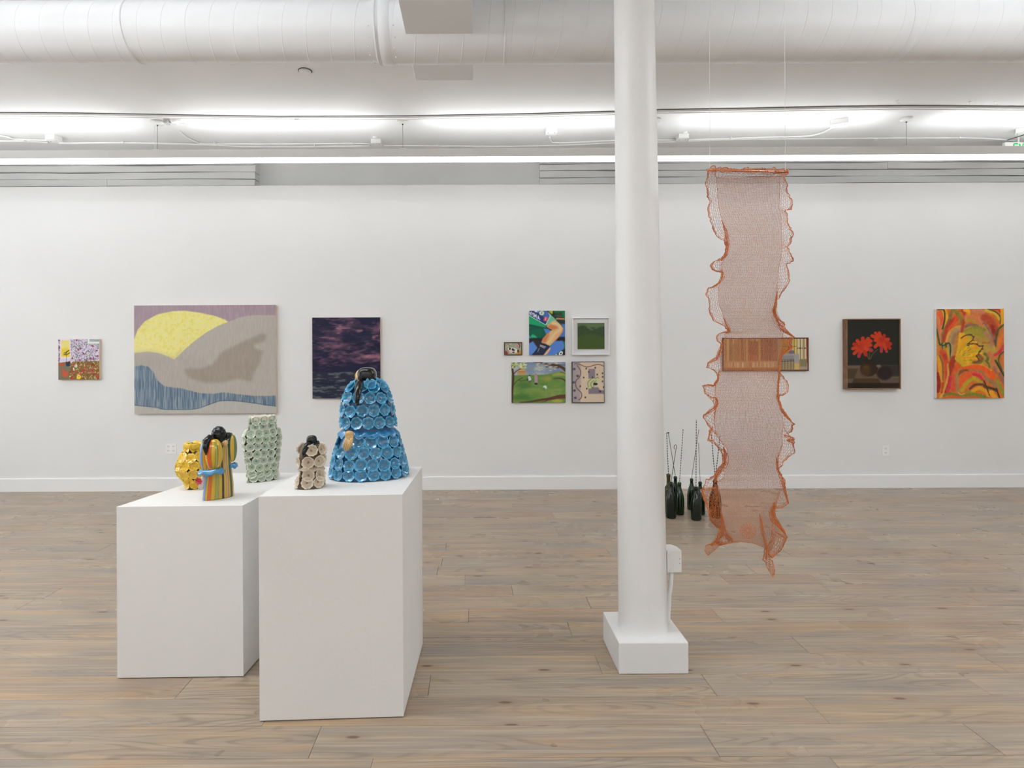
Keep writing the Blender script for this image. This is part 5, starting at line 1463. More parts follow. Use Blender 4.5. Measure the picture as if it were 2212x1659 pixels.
# 4 tiny framed painting
cv = Cv(48, 36, (355, 370, 1530, 1180), (150, 158, 132))
cv.stroke([(360, 700), (600, 560), (820, 400)], 90, (190, 176, 150), 60); cv.stroke([(600, 470), (720, 600)], 40, (120, 100, 76), 30)
cv.blob(1240, 590, 130, 90, (212, 150, 160), 0.4); cv.blob(1230, 590, 50, 36, (176, 72, 96), 0.6); cv.stroke([(1290, 380), (1400, 520), (1380, 680)], 70, (62, 74, 54), 40); cv.blob(1470, 400, 90, 80, (200, 116, 128), 0.5)
cv.poly([(1200, 940), (1530, 920), (1530, 1180), (1150, 1180)], (186, 128, 52), 30); cv.poly([(360, 930), (600, 930), (680, 1050), (500, 1180), (360, 1180)], (140, 52, 50), 30)
cv.poly([(600, 700), (860, 680), (1100, 740), (1300, 860), (1200, 1080), (700, 1060), (580, 880)], (206, 194, 186), 25)
cv.blob(710, 780, 60, 80, (30, 24, 20), 0.4); cv.blob(950, 840, 110, 80, (34, 24, 30), 0.4, ang=20); cv.blob(1160, 930, 60, 140, (216, 214, 200), 0.3); cv.blob(1290, 940, 55, 110, (28, 30, 26), 0.4); cv.blob(620, 780, 36, 70, (222, 224, 210), 0.3); cv.blob(1030, 790, 80, 36, (216, 208, 220), 0.4, ang=30); cv.blob(960, 1030, 80, 40, (60, 24, 46), 0.4)
cv.blob(540, 980, 36, 30, (226, 200, 204), 0.4); cv.blob(620, 1050, 46, 32, (206, 180, 186), 0.4); cv.stroke([(380, 870), (500, 860), (600, 900)], 50, (150, 160, 156), 30)
framed((1089, 739, 1128, 767.5), 0.022, 0.0115, cv, 'tiny brown-framed picture of a black and white animal, leftmost of the centre group', mat('walnut', rgb(84, 62, 44), 0.5), 0.003)

# 5 cyclist leg
cv = Cv(90, 112, (575, 140, 1110, 808), (22, 116, 84))
cv.poly([(575, 400), (720, 400), (870, 440), (870, 560), (760, 560), (575, 560)], (10, 74, 56), 8)
cv.poly([(575, 330), (700, 340), (850, 390), (830, 420), (575, 380)], (16, 44, 44), 14, .8)
cv.poly([(580, 430), (760, 400), (830, 490), (760, 545), (600, 545)], (8, 96, 70), 10, .8)
cv.poly([(600, 540), (615, 500), (640, 496), (670, 510), (698, 545)], (40, 170, 104), 3)
cv.poly([(575, 220), (700, 290), (815, 355), (840, 400), (575, 340)], (20, 150, 98), 6)
cv.poly([(575, 200), (575, 140), (850, 140), (890, 215), (825, 352)], (34, 52, 110))
cv.poly([(640, 140), (850, 140), (890, 215), (840, 300), (760, 200)], (66, 104, 168), 6)
cv.poly([(840, 140), (985, 285), (935, 300), (850, 370), (830, 352), (892, 215)], (130, 196, 164), 3); cv.poly([(900, 225), (970, 270), (870, 350), (845, 345)], (94, 176, 138), 6, .7)
cv.stroke([(576, 212), (823, 354), (890, 216), (846, 140)], 8, (214, 226, 224), 3, smooth=False)
W_ = (222, 226, 230)
def wr(segs_, o, u, v, wd=9):
    for s_g in segs_:
        cv.stroke([(o[0] + u[0] * a + v[0] * b, o[1] + u[1] * a + v[1] * b) for a, b in s_g], wd, W_, 3, smooth=False)
u_ = (0.87, 0.50); v_ = (0.16, 1.0)
o_ = (572, 140)
wr([[(0, 0), (6, 58), (22, 4)]], (582, 150), u_, v_); wr([[(0, 0), (0, 58)]], (612, 158), u_, v_)
wr([[(22, 3), (6, -2), (0, 14), (20, 34), (16, 52), (-2, 52)]], (630, 172), u_, v_)
wr([[(0, 58), (0, 0), (14, 36), (30, -4), (32, 56)]], (658, 186), u_, v_); wr([[(0, 56), (14, -2), (30, 54)], [(6, 34), (24, 34)]], (702, 212), u_, v_)
cv.blob(765, 178, 36, 34, (206, 214, 184), 0.12); cv.stroke([(770, 162), (762, 192)], 8, (60, 70, 60), 3, smooth=False); cv.blob(690, 150, 30, 16, (216, 220, 222), .3); cv.blob(704, 150, 8, 6, (40, 50, 90), .4)
cv.poly([(806, 232), (856, 240), (842, 304), (790, 290)], (208, 74, 78)); cv.stroke([(826, 246), (818, 284)], 9, (230, 200, 200), 3, smooth=False)
cv.poly([(832, 140), (1110, 140), (1110, 420), (1000, 300)], (30, 40, 34), 3); cv.poly([(860, 145), (930, 140), (925, 190), (905, 190)], (172, 176, 40), 3); cv.poly([(945, 140), (1110, 140), (1110, 250), (1070, 250), (1060, 170), (950, 175)], (14, 116, 70), 4)
cv.poly([(960, 170), (1060, 175), (1085, 250), (1000, 250)], (44, 70, 46), 8); cv.stroke([(985, 262), (1100, 268)], 26, (176, 128, 84), 6, smooth=False); cv.stroke([(960, 220), (1060, 225)], 12, (90, 74, 66), 6, smooth=False)
cv.poly([(1000, 300), (1110, 290), (1110, 345), (1040, 335)], (40, 44, 48), 6)
cv.poly([(790, 408), (880, 430), (900, 440), (830, 500)], (80, 124, 196), 2); cv.poly([(1050, 335), (1110, 345), (1110, 525), (1010, 530), (1085, 420)], (72, 112, 186), 4)
cv.poly([(575, 555), (830, 545), (1110, 535), (1110, 600), (900, 590), (870, 680), (660, 690), (575, 640)], (30, 30, 44), 4)
cv.poly([(575, 808), (575, 632), (636, 592), (655, 600), (700, 690), (630, 808)], (84, 128, 200), 2); cv.poly([(575, 500), (610, 550), (575, 552)], (84, 120, 190), 2)
cv.poly([(700, 690), (760, 600), (700, 560), (620, 560), (640, 600)], (44, 34, 34), 8)
cv.poly([(880, 680), (960, 595), (1070, 590), (1095, 660), (1080, 720), (960, 800), (830, 808)], (80, 122, 196), 2)
cv.poly([(960, 808), (1110, 700), (1110, 808)], (26, 28, 34), 2); cv.blob(1042, 780, 38, 26, (226, 226, 222), 0.12, ang=-50); cv.blob(1044, 780, 15, 10, (26, 28, 34), 0.3, ang=-50); cv.stroke([(965, 806), (985, 795)], 14, (220, 220, 216), 4, smooth=False)
# leg
cv.poly([(835, 375), (905, 305), (965, 285), (1040, 350), (1085, 410), (1070, 460), (1010, 540), (930, 620), (880, 668), (830, 640), (755, 620), (780, 560), (830, 500), (900, 440), (880, 425), (830, 395)], (212, 170, 120), 2)
cv.poly([(835, 380), (900, 345), (980, 370), (1010, 400), (940, 430), (900, 428)], (190, 104, 62), 12, .8); cv.poly([(760, 615), (785, 555), (840, 490), (880, 470), (850, 560), (820, 620)], (196, 104, 56), 12, .8)
cv.stroke([(930, 330), (1000, 350), (1040, 420), (960, 480), (890, 580), (850, 630)], 36, (222, 196, 150), 30, .8); cv.stroke([(1075, 415), (1060, 465), (1000, 545), (940, 605)], 14, (206, 128, 110), 12, .8)
cv.stroke([(830, 385), (880, 420), (905, 432)], 14, (36, 22, 18), 8)
cv.poly([(610, 808), (700, 700), (745, 612), (820, 640), (885, 672), (850, 740), (790, 808)], (36, 40, 62), 2); cv.poly([(785, 808), (830, 745), (885, 685), (895, 710), (850, 780), (820, 808)], (222, 168, 134), 3)
cv.stroke([(742, 652), (822, 684)], 8, W_, 3, smooth=False); cv.stroke([(740, 668), (806, 700)], 7, W_, 3, smooth=False); cv.stroke([(728, 700), (706, 752)], 6, (180, 186, 200), 3, smooth=False)
canvas((1143, 671, 1220.5, 767.5), 0.03, cv, 'painting of a cyclist leg in green shorts and navy sock, top of the centre group', M_wside)

# 6 green picture floating in a white box frame
Yf = YW - 0.05; a, b = wx(1237, 767, Yf), wx(1317, 685.5, Yf)
t = empty('framed_picture', ((a.x + b.x) / 2, YW, a.z), 'small green landscape floating inside a white box frame, left of the column', 'painting')
framebars(a.x, a.z, b.x, b.z, Yf, YW, 0.009, M_trim, t)
MB().box(a.x + 0.008, YW - 0.012, a.z + 0.008, b.x - 0.008, YW - 0.001, b.z - 0.008).build('backing_board', mat('mat_board', rgb(228, 228, 230), 0.8), t)
cv = Cv(70, 70, (1305, 405, 1948, 1048), (54, 72, 30))
cv.poly([(1300, 400), (1950, 400), (1950, 640), (1300, 640)], (84, 104, 66), 4)
cv.poly([(1310, 510), (1370, 475), (1450, 468), (1510, 490), (1560, 560), (1640, 590), (1740, 570), (1800, 520), (1880, 500), (1950, 505), (1950, 760), (1300, 740)], (46, 66, 40), 12)
for i in range(60): cv.blob(rn.uniform(1310, 1940), rn.uniform(520, 680), 24, 18, [(40, 58, 36), (56, 76, 46), (48, 70, 34)][rn.randint(3)], 0.9, 0.6)
cv.poly([(1300, 760), (1420, 700), (1700, 680), (1850, 720), (1950, 770), (1950, 1050), (1300, 1050)], (60, 80, 32), 25)
x0, y0, x1, y1 = 1247.5, 697.3, 1306, 754.5; Y6 = YW - 0.032
a, b = wx(x0, y1, Y6), wx(x1, y0, Y6)
MB().box(a.x, Y6, a.z, b.x, YW - 0.012, b.z).build('panel', mat('panel_edge', rgb(226, 224, 205), 0.6), t)
surf('painted_front', x0 + .3, y0 + .3, x1 - .3, y1 - .3, Y6 - 0.0008, cv, M_art, t)

# 7 park scene
cv = Cv(134, 102, (148, 118, 1262, 962), (92, 124, 60))
cv.poly([(148, 118), (1262, 118), (1262, 400), (148, 400)], (128, 142, 160)); cc = fbm(cv.H, cv.W, 5, 6, 31, 4)
cv.put(np.clip((cc - .5) * 6, 0, 1) * (cv.Y < 390), (112, 128, 156), .9); cv.put(np.clip((.42 - cc) * 6, 0, 1) * (cv.Y < 390), (168, 176, 180), .8)
cv.poly([(148, 392), (500, 384), (800, 380), (1000, 350), (1120, 320), (1262, 320), (1262, 962), (148, 962)], (100, 132, 62), 3)
g = fbm(cv.H, cv.W, 4, 6, 32, 4); gm = (cv.Y > 395)
cv.put(np.clip((g - .52) * 6, 0, 1) * gm, (80, 118, 56), .8); cv.put(np.clip((.45 - g) * 6, 0, 1) * gm, (124, 142, 74), .8)
cv.poly([(980, 370), (1120, 325), (1262, 325), (1262, 400), (1000, 420)], (146, 152, 76), 14); cv.blob(900, 460, 80, 60, (146, 140, 64), .8, .8); cv.blob(420, 600, 170, 50, (70, 108, 56), .9, .8); cv.blob(350, 840, 150, 60, (66, 104, 48), .9, .8)
for i in range(26): cv.stroke([(x := rn.uniform(200, 1100), y := rn.uniform(560, 900)), (x + rn.uniform(40, 110), y - rn.uniform(-6, 12))], 10, [(140, 152, 92), (84, 116, 54), (116, 124, 64)][rn.randint(3)], 12, .6, smooth=False)
cv.poly([(275, 385), (275, 300), (350, 240), (445, 300), (445, 385)], (178, 140, 88), 2); cv.poly([(270, 310), (355, 232), (455, 310), (440, 318), (350, 300), (300, 320)], (196, 146, 88), 3); cv.stroke([(285, 320), (440, 318)], 10, (120, 84, 54), 5, smooth=False)
BR = (74, 50, 40)
cv.stroke([(160, 200), (190, 420), (170, 700), (160, 962)], 44, BR, 6); cv.stroke([(200, 370), (260, 300), (380, 240)], 18, (96, 60, 40), 5)
cv.stroke([(175, 620), (260, 510), (380, 440)], 14, BR, 5); cv.stroke([(290, 490), (380, 500), (470, 490)], 9, BR, 5); cv.stroke([(300, 480), (350, 520)], 8, BR, 5)
for i in range(42): cv.blob(rn.uniform(160, 460), rn.uniform(120, 240), 22, 14, [(204, 206, 140), (186, 190, 120), (112, 130, 80), (220, 216, 170)][rn.randint(4)], .6)
cv.stroke([(600, 122), (760, 135), (900, 170), (1060, 190), (1180, 230), (1262, 290)], 48, BR, 6, taper=(.35, 1.4)); cv.stroke([(860, 222), (980, 226), (1120, 240)], 16, BR, 5); cv.stroke([(1000, 140), (1130, 175), (1262, 190)], 12, (70, 62, 60), 5)
for i in range(24): cv.blob(rn.uniform(660, 1080), rn.uniform(140, 300), 34, 9, (196, 192, 156), .6, .85)
cv.stroke([(1262, 520), (1200, 470), (1100, 455), (1010, 465)], 28, BR, 5, taper=(1.2, .4)); cv.stroke([(1262, 370), (1210, 340), (1150, 330)], 12, BR, 5)
cv.stroke([(1262, 830), (1100, 838), (960, 870), (700, 905), (520, 935), (320, 945)], 70, (88, 52, 40), 8, taper=(1.2, .25)); cv.stroke([(900, 900), (840, 930), (780, 945)], 14, BR, 5); cv.blob(1090, 920, 120, 34, (158, 154, 60), .5)
cv.poly([(480, 480), (500, 410), (530, 400), (560, 470), (550, 500), (490, 510)], (198, 196, 202), 3); cv.blob(524, 396, 14, 16, (40, 32, 30), .4); cv.stroke([(512, 500), (512, 540)], 12, (40, 44, 60), 4, smooth=False); cv.stroke([(540, 500), (540, 532)], 12, (40, 44, 60), 4, smooth=False); cv.blob(485, 480, 14, 30, (44, 50, 62), .5)
cv.poly([(620, 400), (640, 365), (670, 370), (690, 450), (690, 550), (625, 550)], (168, 136, 148), 3); cv.blob(652, 372, 20, 16, (170, 112, 104), .4); cv.blob(655, 565, 34, 20, (40, 36, 44), .4)
cv.poly([(795, 650), (815, 600), (860, 605), (885, 670), (862, 650), (855, 685), (832, 645), (810, 640)], (214, 222, 220), 2)
canvas((1105, 782, 1221.5, 870.5), 0.03, cv, 'painting of a green meadow framed by dark branches, bottom left of the centre group', M_wside)

# 8 beige abstract with thin black frame
cv = Cv(78, 98, (1425, 118, 2050, 958), (202, 182, 158))
cv.poly([(1425, 118), (1580, 118), (1580, 958), (1425, 958)], (160, 148, 146), 8); cv.poly([(1500, 200), (1590, 260), (1590, 420), (1500, 480), (1490, 560), (1590, 700), (1600, 640), (1600, 200)], (176, 152, 144), 10, .6)
LN = (92, 72, 70)
cv.stroke([(1470, 158), (1560, 165), (1680, 215), (1760, 215), (1880, 178), (1960, 175), (2050, 210)], 15, LN, 5); cv.stroke([(1520, 190), (1585, 300), (1570, 420), (1500, 500), (1490, 600), (1520, 670), (1600, 760), (1600, 850), (1550, 900)], 16, LN, 5)
cv.poly([(1742, 265), (1872, 265), (1872, 470), (1742, 470)], (128, 118, 124), 2); cv.poly([(1742, 640), (1930, 640), (1970, 705), (2050, 705), (2050, 780), (1742, 780)], (126, 116, 122), 2)
for x, y in [(1462, 265), (1528, 408), (1448, 540), (1465, 708), (1482, 858), (1968, 725)]: cv.blob(x, y, 26, 24, (72, 66, 96), .9)
for x, y in [(1700, 255), (1648, 440), (1708, 670), (1678, 850), (1748, 325), (1875, 240), (1915, 380), (2018, 355), (2020, 430), (2018, 520), (1820, 435), (1578, 620), (2040, 640), (1820, 630), (1942, 495)]: cv.blob(x, y, 15, 20, (70, 62, 58), .6)
for x, y, r1, r2, a1 in [(1760, 560, 52, 100, 10), (1830, 560, 60, 80, 40), (1900, 500, 60, 44, -20), (1770, 620, 44, 50, 0), (1850, 500, 40, 40, 0)]: cv.blob(x, y, r1, r2, (188, 192, 142), .15, ang=a1)
for p in [[(1740, 640), (1730, 540), (1790, 480)], [(1800, 640), (1790, 560), (1850, 500)], [(1850, 620), (1840, 560), (1900, 500)], [(1880, 470), (1920, 430), (1940, 460)]]: cv.stroke(p, 11, (92, 98, 66), 4)
cv.blob(1880, 575, 40, 26, (34, 44, 36), .4)
framed((1236, 781, 1305.5, 870.5), 0.03, 0.006, cv, 'beige and grey abstract with wavy line in thin black frame, bottom right of centre group', M_black, 0.003)

# 9 wide interior behind the lace; left part in strips of ochre, right part with gate
cv = Cv(210, 80, (0, 0, 1000, 380), (150, 104, 48))
xs_ = 0
while xs_ < 1000:
    w1 = rn.uniform(8, 26); c = [(178, 132, 60), (150, 98, 38), (196, 160, 96), (122, 70, 30), (160, 120, 70)][rn.randint(5)]
    if xs_ > 430 and xs_ < 640: c = [(120, 66, 40), (104, 56, 34), (136, 80, 50)][rn.randint(3)]
    cv.poly([(xs_, 0), (xs_ + w1, 0), (xs_ + w1, 270), (xs_, 270)], c, 2); xs_ += w1
for x in (300,): cv.poly([(x, 30), (x + 110, 30), (x + 110, 268), (x, 268)], (130, 66, 26), 2)
cv.poly([(300, 190), (410, 190), (410, 268), (300, 268)], (150, 74, 28), 2); cv.poly([(60, 60), (190, 60), (190, 268), (60, 268)], (132, 92, 40), 2, .6)
cv.poly([(0, 270), (1000, 270), (1000, 380), (0, 380)], (176, 132, 84)); 
for i in range(40): x = rn.uniform(30, 620); cv.poly([(x, 285), (x + 9, 285), (x + 9, 345), (x, 345)], [(206, 176, 128), (222, 206, 170), (140, 90, 50)][rn.randint(3)], 2)
cv.poly([(0, 350), (640, 350), (640, 380), (0, 380)], (142, 84, 34), 2)
# right end, coordinates of the detail: x 200..1110 -> 640..1000
def r9(x, y): return (640 + (x - 200) * 360 / 910, (y - 320) * 380 / 1000)
def p9(l, c, s_=2, a=1.0): cv.poly([r9(*q) for q in l], c, s_, a)
p9([(200, 320), (1110, 320), (1110, 1320), (200, 1320)], (150, 126, 84))
for x, w1, c in [(640, 60, (190, 162, 80)), (710, 60, (206, 178, 92)), (790, 80, (198, 184, 146)), (900, 70, (206, 190, 150)), (1000, 60, (208, 190, 156)), (560, 60, (120, 110, 100)), (470, 70, (148, 120, 74)), (380, 70, (160, 120, 60)), (280, 80, (170, 128, 62))]: p9([(x, 320), (x + w1, 320), (x + w1, 980), (x, 980)], c)
for x in (700, 780, 880, 960, 1000): cv.stroke([r9(x, 330), r9(x, 960)], 3, (64, 44, 26), 2, smooth=False)
for x in (810, 860, 900, 950, 1010, 1040): cv.blob(*r9(x, 630), 5, 8, (40, 28, 20), .5)
cv.stroke([r9(230, 575), r9(760, 575)], 5, (60, 48, 44), 2, smooth=False)
p9([(540, 700), (700, 700), (700, 800), (540, 800)], (106, 90, 112)); p9([(1060, 320), (1110, 320), (1110, 1090), (1075, 1090)], (128, 44, 32))
p9([(230, 820), (840, 810), (850, 1090), (690, 1100), (690, 1030), (230, 1040)], (150, 144, 144)); p9([(230, 860), (690, 850), (690, 960), (230, 960)], (122, 120, 122), 8, .8)
p9([(230, 1050), (690, 1040), (690, 1300), (230, 1300)], (146, 128, 92))
for x in (240, 330, 415, 505, 595, 685): cv.stroke([r9(x, 970), r9(x, 1300)], 4, (44, 36, 28), 2, smooth=False)
for x in range(240, 690, 42): cv.stroke([r9(x, 960), r9(x + 14, 1000)], 4, (40, 36, 34), 2, smooth=False)
cv.stroke([r9(230, 1045), r9(690, 1030)], 6, (34, 30, 28), 2, smooth=False); cv.stroke([r9(230, 1000), r9(690, 1000)], 4, (50, 44, 42), 2, smooth=False)
p9([(700, 1100), (860, 1100), (860, 1310), (700, 1310)], (184, 156, 96)); p9([(870, 970), (1070, 970), (1080, 1200), (870, 1210)], (124, 116, 86)); p9([(870, 1210), (1100, 1210), (1100, 1310), (870, 1310)], (150, 134, 112))
cv.stroke([r9(880, 1250), r9(1060, 1255)], 3, (190, 176, 160), 2, smooth=False)
framed((1562, 729, 1747, 802), 0.03, 0.013, cv, 'wide dark-framed picture of a room with gate, partly behind the orange lace', mat('redwood', rgb(92, 44, 30), 0.4), 0.004)

# 10 red flowers on dark
cv = Cv(132, 168, (262, 208, 1315, 1530), (36, 36, 30))
cv.poly([(262, 1085), (1315, 1085), (1315, 1530), (262, 1530)], (96, 80, 66)); cv.poly([(262, 1150), (480, 1150), (400, 1340), (262, 1340)], (68, 56, 36), 6); cv.poly([(480, 1160), (560, 1150), (900, 1340), (400, 1340)], (92, 76, 60), 4)
cv.poly([(900, 1080), (1315, 1085), (1315, 1300), (1100, 1300)], (48, 44, 38), 10); cv.poly([(262, 1340), (400, 1340), (360, 1430), (262, 1430)], (90, 78, 66), 4); cv.poly([(390, 1335), (880, 1340), (935, 1425), (350, 1425)], (64, 50, 32), 4)
cv.poly([(262, 1425), (1315, 1425), (1315, 1530), (262, 1530)], (42, 32, 26), 4); cv.poly([(360, 1425), (930, 1425), (930, 1530), (360, 1530)], (36, 30, 20), 3); cv.poly([(930, 1340), (1315, 1335), (1315, 1425), (940, 1425)], (86, 72, 64), 4)
cv.blob(690, 1150, 175, 150, (46, 34, 24), .1); cv.poly([(620, 960), (800, 960), (830, 1060), (590, 1060)], (40, 30, 24), 6); cv.blob(620, 1190, 100, 110, (74, 50, 28), .7, .8); cv.blob(1000, 1240, 160, 130, (40, 30, 28), .3); cv.blob(640, 1120, 60, 40, (84, 66, 24), .9, .6); cv.blob(885, 1100, 46, 24, (106, 96, 86), .5)
for p in [[(690, 970), (650, 880)], [(705, 970), (700, 820)], [(720, 970), (760, 880), (870, 780)], [(700, 970), (600, 800)]]: cv.stroke(p, 10, (92, 86, 54), 5)
RD_, RD2, RD3 = (178, 54, 26), (160, 42, 24), (150, 50, 52)
def petals(cx, cy, lst):
    for (ex, ey, w1, c) in lst: cv.stroke([(cx, cy), ((cx + ex) / 2, (cy + ey) / 2), (ex, ey)], w1, c, 5, smooth=False)
petals(950, 600, [(940, 820, 62, RD3), (1045, 820, 60, RD3), (1110, 760, 62, RD2), (820, 730, 70, RD_), (1120, 680, 70, RD2), (1080, 590, 66, RD_), (1000, 520, 66, RD2), (900, 470, 66, RD_), (825, 470, 62, RD_), (755, 525, 66, RD_), (820, 610, 66, RD_), (910, 700, 66, RD_), (1020, 760, 70, RD_)])
petals(560, 710, [(740, 800, 70, RD3), (630, 880, 78, RD2), (490, 910, 72, RD3), (400, 860, 66, RD_), (370, 765, 66, RD_), (395, 680, 66, RD2), (460, 615, 70, RD_), (570, 570, 72, RD_), (680, 580, 76, RD_), (735, 620, 66, RD_), (730, 700, 66, RD_), (650, 785, 72, (186, 60, 28)), (540, 820, 70, RD_)])
cv.blob(950, 600, 60, 50, (150, 40, 24), .9, .8); cv.blob(540, 720, 60, 60, (160, 46, 30), .9, .7)
framed((1829, 688, 1946, 841), 0.07, 0.0125, cv, 'picture of two red flowers on black in a deep walnut frame', noise_mat('walnut_frame', rgb(132, 98, 66), rgb(112, 80, 52), 14, 0.45), 0.012, M_artg)

# 11 feathered abstract
cv = Cv(172, 226, (98, 92, 1190, 1550), (196, 104, 36))
OR, YE_, YG, RE, PK, GN, DK, MV, TN, RO = (214, 92, 28), (222, 158, 24), (164, 148, 30), (170, 50, 30), (196, 52, 66), (72, 92, 40), (42, 34, 26), (128, 92, 74), (192, 142, 92), (206, 120, 76)
def S(pts, wd, c, soft=14, a=.95, taper=None): cv.stroke(pts, wd, c, soft, a, taper=taper)
cv.poly([(450, 1100), (400, 700), (560, 380), (900, 340), (1060, 700), (1050, 1050), (800, 1000)], (176, 140, 62), 40)
S([(230, 100), (260, 350), (200, 640)], 80, YE_); S([(100, 130), (160, 320), (150, 600)], 80, RO); S([(110, 160), (180, 220), (190, 330)], 60, (222, 88, 48))
S([(130, 100), (220, 110), (236, 250), (200, 420)], 24, (34, 52, 44), 12); S([(200, 640), (210, 480), (300, 300), (340, 150), (380, 100)], 50, (124, 104, 46), 20)
S([(230, 600), (280, 400), (360, 290), (420, 260)], 70, RE, 24); S([(300, 420), (400, 300), (420, 220)], 50, (210, 76, 34), 20); S([(390, 110), (500, 250), (500, 430), (480, 580)], 56, (118, 114, 40), 20)
S([(260, 620), (310, 480), (420, 400), (500, 380)], 46, (212, 150, 60), 20); S([(330, 850), (340, 620), (400, 470), (480, 440)], 110, (172, 136, 88), 40); S([(360, 640), (400, 520), (460, 480)], 60, (150, 112, 76), 30)
S([(520, 120), (560, 200), (530, 330), (500, 560)], 44, RE, 20); S([(560, 110), (620, 140), (600, 260)], 60, YE_, 24); S([(600, 240), (760, 240), (840, 330)], 120, (200, 118, 70), 40); S([(700, 130), (850, 150), (860, 310)], 80, (190, 118, 84), 30); S([(840, 200), (880, 280), (850, 340)], 14, (150, 66, 50), 10)
S([(570, 290), (650, 270), (740, 330)], 30, YG, 20); S([(560, 390), (640, 350), (760, 370)], 44, MV, 20); S([(900, 120), (1050, 170), (1110, 260)], 50, (196, 170, 50), 20); S([(930, 96), (1060, 150), (1130, 230), (1125, 330)], 20, (60, 64, 36), 10); S([(1000, 96), (1100, 110), (1130, 150)], 40, RE, 16); S([(1160, 96), (1170, 340)], 60, YE_, 20)
S([(880, 240), (980, 320), (1040, 460), (1040, 600)], 130, (168, 66, 38), 50); S([(1000, 380), (1030, 480)], 60, (134, 34, 26), 40); S([(880, 330), (960, 470), (1040, 620), (1060, 780)], 30, (122, 96, 88), 14); S([(1040, 600), (1060, 780)], 12, (60, 44, 56), 8)
S([(1190, 350), (1100, 430), (1070, 540), (1070, 760)], 30, (56, 84, 40), 14); S([(1190, 440), (1120, 560), (1090, 740)], 70, (190, 116, 44), 26); S([(1170, 520), (1110, 640), (1090, 760)], 50, (216, 110, 40), 20); S([(1190, 690), (1120, 790), (1030, 850)], 46, PK, 16)
S([(540, 530), (600, 450), (760, 400), (870, 440)], 60, (128, 122, 40), 20); S([(560, 520), (700, 460), (840, 520), (880, 620)], 120, (150, 136, 44), 40); S([(760, 600), (860, 610), (930, 540)], 80, (170, 128, 56), 30); S([(860, 650), (930, 660), (980, 620)], 34, (180, 80, 40), 16); S([(830, 720), (940, 700), (1040, 760)], 90, (178, 142, 60), 30); S([(870, 480), (960, 560), (990, 680)], 60, (160, 116, 82), 30)
S([(100, 420), (130, 560), (150, 680)], 30, (60, 76, 40), 14); S([(110, 640), (150, 900), (160, 1000)], 60, (190, 120, 44), 20); S([(140, 640), (200, 690), (300, 650), (325, 740), (310, 900)], 24, (30, 66, 48), 10); S([(190, 650), (200, 750)], 20, (30, 60, 50), 10); S([(250, 650), (256, 720)], 22, (28, 60, 56), 10); S([(220, 720), (210, 850), (250, 960)], 40, (150, 140, 40), 16); S([(270, 740), (290, 860), (290, 940)], 46, (196, 150, 40), 16)
S([(190, 800), (230, 850), (260, 1000), (270, 1200)], 90, (196, 74, 40), 30); S([(230, 850), (240, 900)], 60, RE, 30); S([(120, 880), (150, 1000), (170, 1250), (150, 1450)], 60, (212, 150, 40), 16); S([(150, 850), (200, 1000), (200, 1250)], 22, (108, 84, 50), 12); S([(110, 1150), (140, 1300), (120, 1430)], 60, (138, 34, 26), 20); S([(290, 1000), (290, 1200), (220, 1400), (160, 1540)], 46, (206, 150, 70), 10); S([(200, 1300), (180, 1450)], 40, (180, 70, 30), 16); S([(330, 1050), (310, 1250), (240, 1450)], 34, (120, 40, 24), 14)
S([(380, 900), (340, 1000), (350, 1080)], 90, (150, 46, 28), 30); S([(500, 950), (420, 1060), (370, 1200)], 90, (208, 84, 32), 30); S([(320, 1200), (300, 1350), (260, 1450)], 60, PK, 20); S([(400, 1250), (370, 1400)], 70, (208, 76, 52), 24)
# yellow plume with frilled dark edge
for k in range(16):
    a_ = R(-78 + k * 8.2); 
    S([(430, 900), (430 + 200 * math.cos(a_), 900 + 200 * math.sin(a_)), (430 + (390 + 10 * (k % 2)) * math.cos(a_) * (0.75 + 0.25 * min(1, k / 7)), 900 + (400 + 16 * (k % 2)) * math.sin(a_))], 62, [(226, 164, 26), (214, 160, 30), (222, 146, 30), (190, 160, 30)][k % 4], 12)
for k in range(26): a_ = R(rn.uniform(-80, 20)); r0_ = rn.uniform(90, 300); S([(430 + r0_ * math.cos(a_), 900 + r0_ * math.sin(a_)), (430 + (r0_ + 50) * math.cos(a_), 900 + (r0_ + 50) * math.sin(a_))], 9, [(104, 126, 30), (150, 150, 30), (232, 190, 60)][k % 3], 6)
pl_ = [(500, 570), (560, 530), (640, 515), (690, 545), (680, 600), (610, 660), (600, 690), (660, 660), (740, 670), (790, 700), (840, 700), (830, 750), (790, 790), (770, 840), (740, 860), (770, 900), (780, 940), (700, 965)]
S(pl_, 17, (84, 50, 34), 12)
for x, y in pl_[2:]: cv.blob(x + 10, y + rn.uniform(-8, 8), 20, 8, (76, 44, 32), .7)
S([(790, 860), (830, 900), (800, 960), (700, 970)], 60, (112, 74, 46), 30, .8); S([(880, 830), (930, 860), (920, 920)], 50, (84, 100, 34), 20); S([(890, 940), (940, 990), (950, 1050)], 30, (96, 100, 40), 16); S([(950, 830), (1000, 900), (1000, 980)], 80, (192, 110, 64), 30)
S([(560, 1020), (700, 1000), (860, 1020), (980, 1100)], 22, (204, 170, 70), 14); S([(540, 1080), (720, 1040), (900, 1090), (1020, 1230), (1060, 1300)], 90, (222, 86, 26), 26); S([(480, 1110), (560, 1090), (650, 1105)], 32, (104, 72, 54), 16); S([(430, 1170), (520, 1110)], 36, (120, 78, 56), 18); S([(640, 1100), (800, 1110), (880, 1220)], 50, (150, 108, 78), 20)
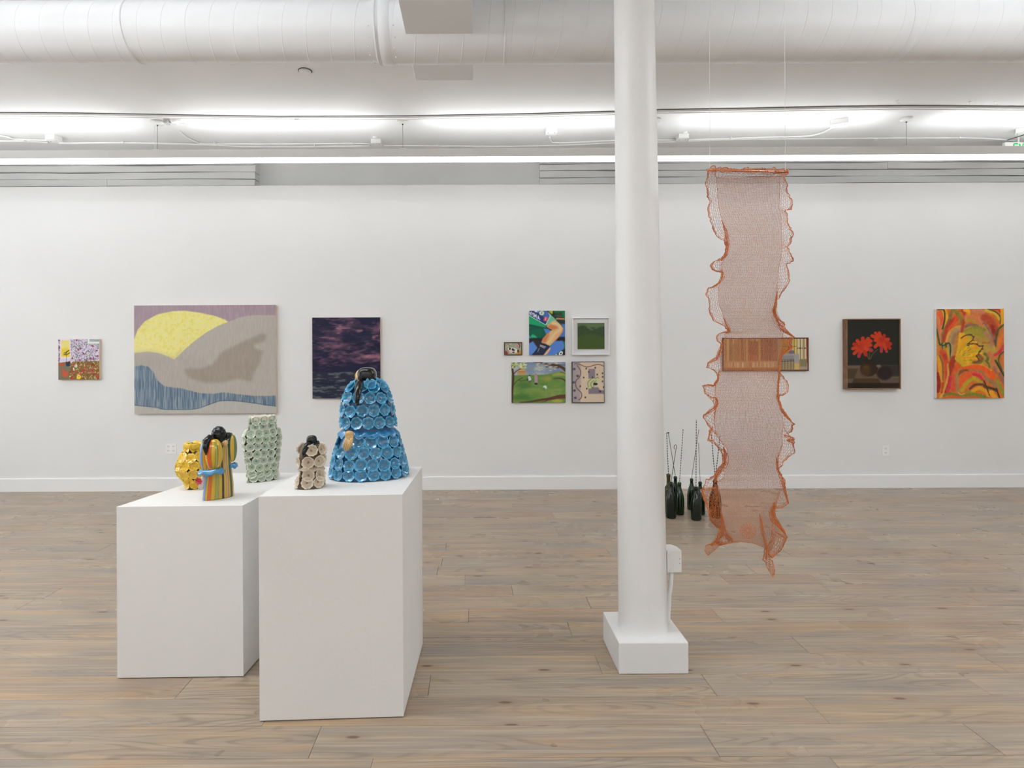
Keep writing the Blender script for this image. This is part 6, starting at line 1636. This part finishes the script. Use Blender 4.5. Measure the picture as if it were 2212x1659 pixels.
S([(480, 1350), (560, 1200), (680, 1140), (790, 1180), (860, 1270)], 90, (218, 86, 44), 30); S([(700, 1160), (790, 1190), (840, 1290)], 50, (196, 44, 62), 20); S([(500, 1420), (580, 1300), (700, 1230), (820, 1290)], 60, (170, 150, 34), 24); S([(640, 1390), (720, 1330), (850, 1330), (880, 1400)], 38, (90, 52, 40), 18); S([(680, 1440), (780, 1380), (900, 1440), (930, 1500)], 60, (216, 152, 30), 18); S([(600, 1440), (700, 1480), (860, 1520)], 50, (140, 130, 36), 20)
S([(420, 1150), (430, 1300), (440, 1450)], 60, (170, 120, 70), 24); S([(860, 1260), (900, 1360), (950, 1500)], 20, (40, 42, 28), 8); S([(900, 1240), (1000, 1290), (1060, 1370)], 70, (150, 108, 74), 26); S([(920, 1370), (990, 1390), (1060, 1420)], 40, (60, 44, 30), 16); S([(1060, 1390), (1110, 1540)], 22, (36, 40, 30), 10); S([(980, 1460), (1040, 1540)], 80, (216, 150, 36), 20)
S([(1060, 1250), (1110, 1350), (1180, 1480)], 50, (130, 138, 44), 20); S([(1030, 1050), (1120, 1180), (1190, 1300)], 60, (150, 96, 80), 24); S([(1090, 1000), (1100, 1100)], 50, (200, 120, 60), 30); S([(1050, 940), (1110, 1050), (1190, 1190)], 30, (38, 48, 36), 12); S([(1190, 790), (1120, 850), (1100, 960), (1180, 1140)], 26, (70, 90, 44), 12); S([(1170, 880), (1170, 1000), (1185, 1100)], 46, (206, 120, 60), 18)
S([(220, 1500), (320, 1470), (440, 1500), (560, 1500), (700, 1480), (880, 1530)], 40, (110, 122, 44), 16); S([(240, 1530), (340, 1510), (500, 1530)], 30, (200, 96, 40), 12); S([(540, 1530), (760, 1530)], 26, (180, 100, 40), 12); S([(450, 1450), (490, 1490), (550, 1470)], 8, (226, 190, 110), 6)
cv.img += (fbm(cv.H, cv.W, 40, 40, 60, 3)[..., None] - .5) * 24
canvas((2023.5, 667, 2168.5, 860.5), 0.035, cv, 'painting of orange, yellow and green feather shapes, rightmost on the wall', M_wside)
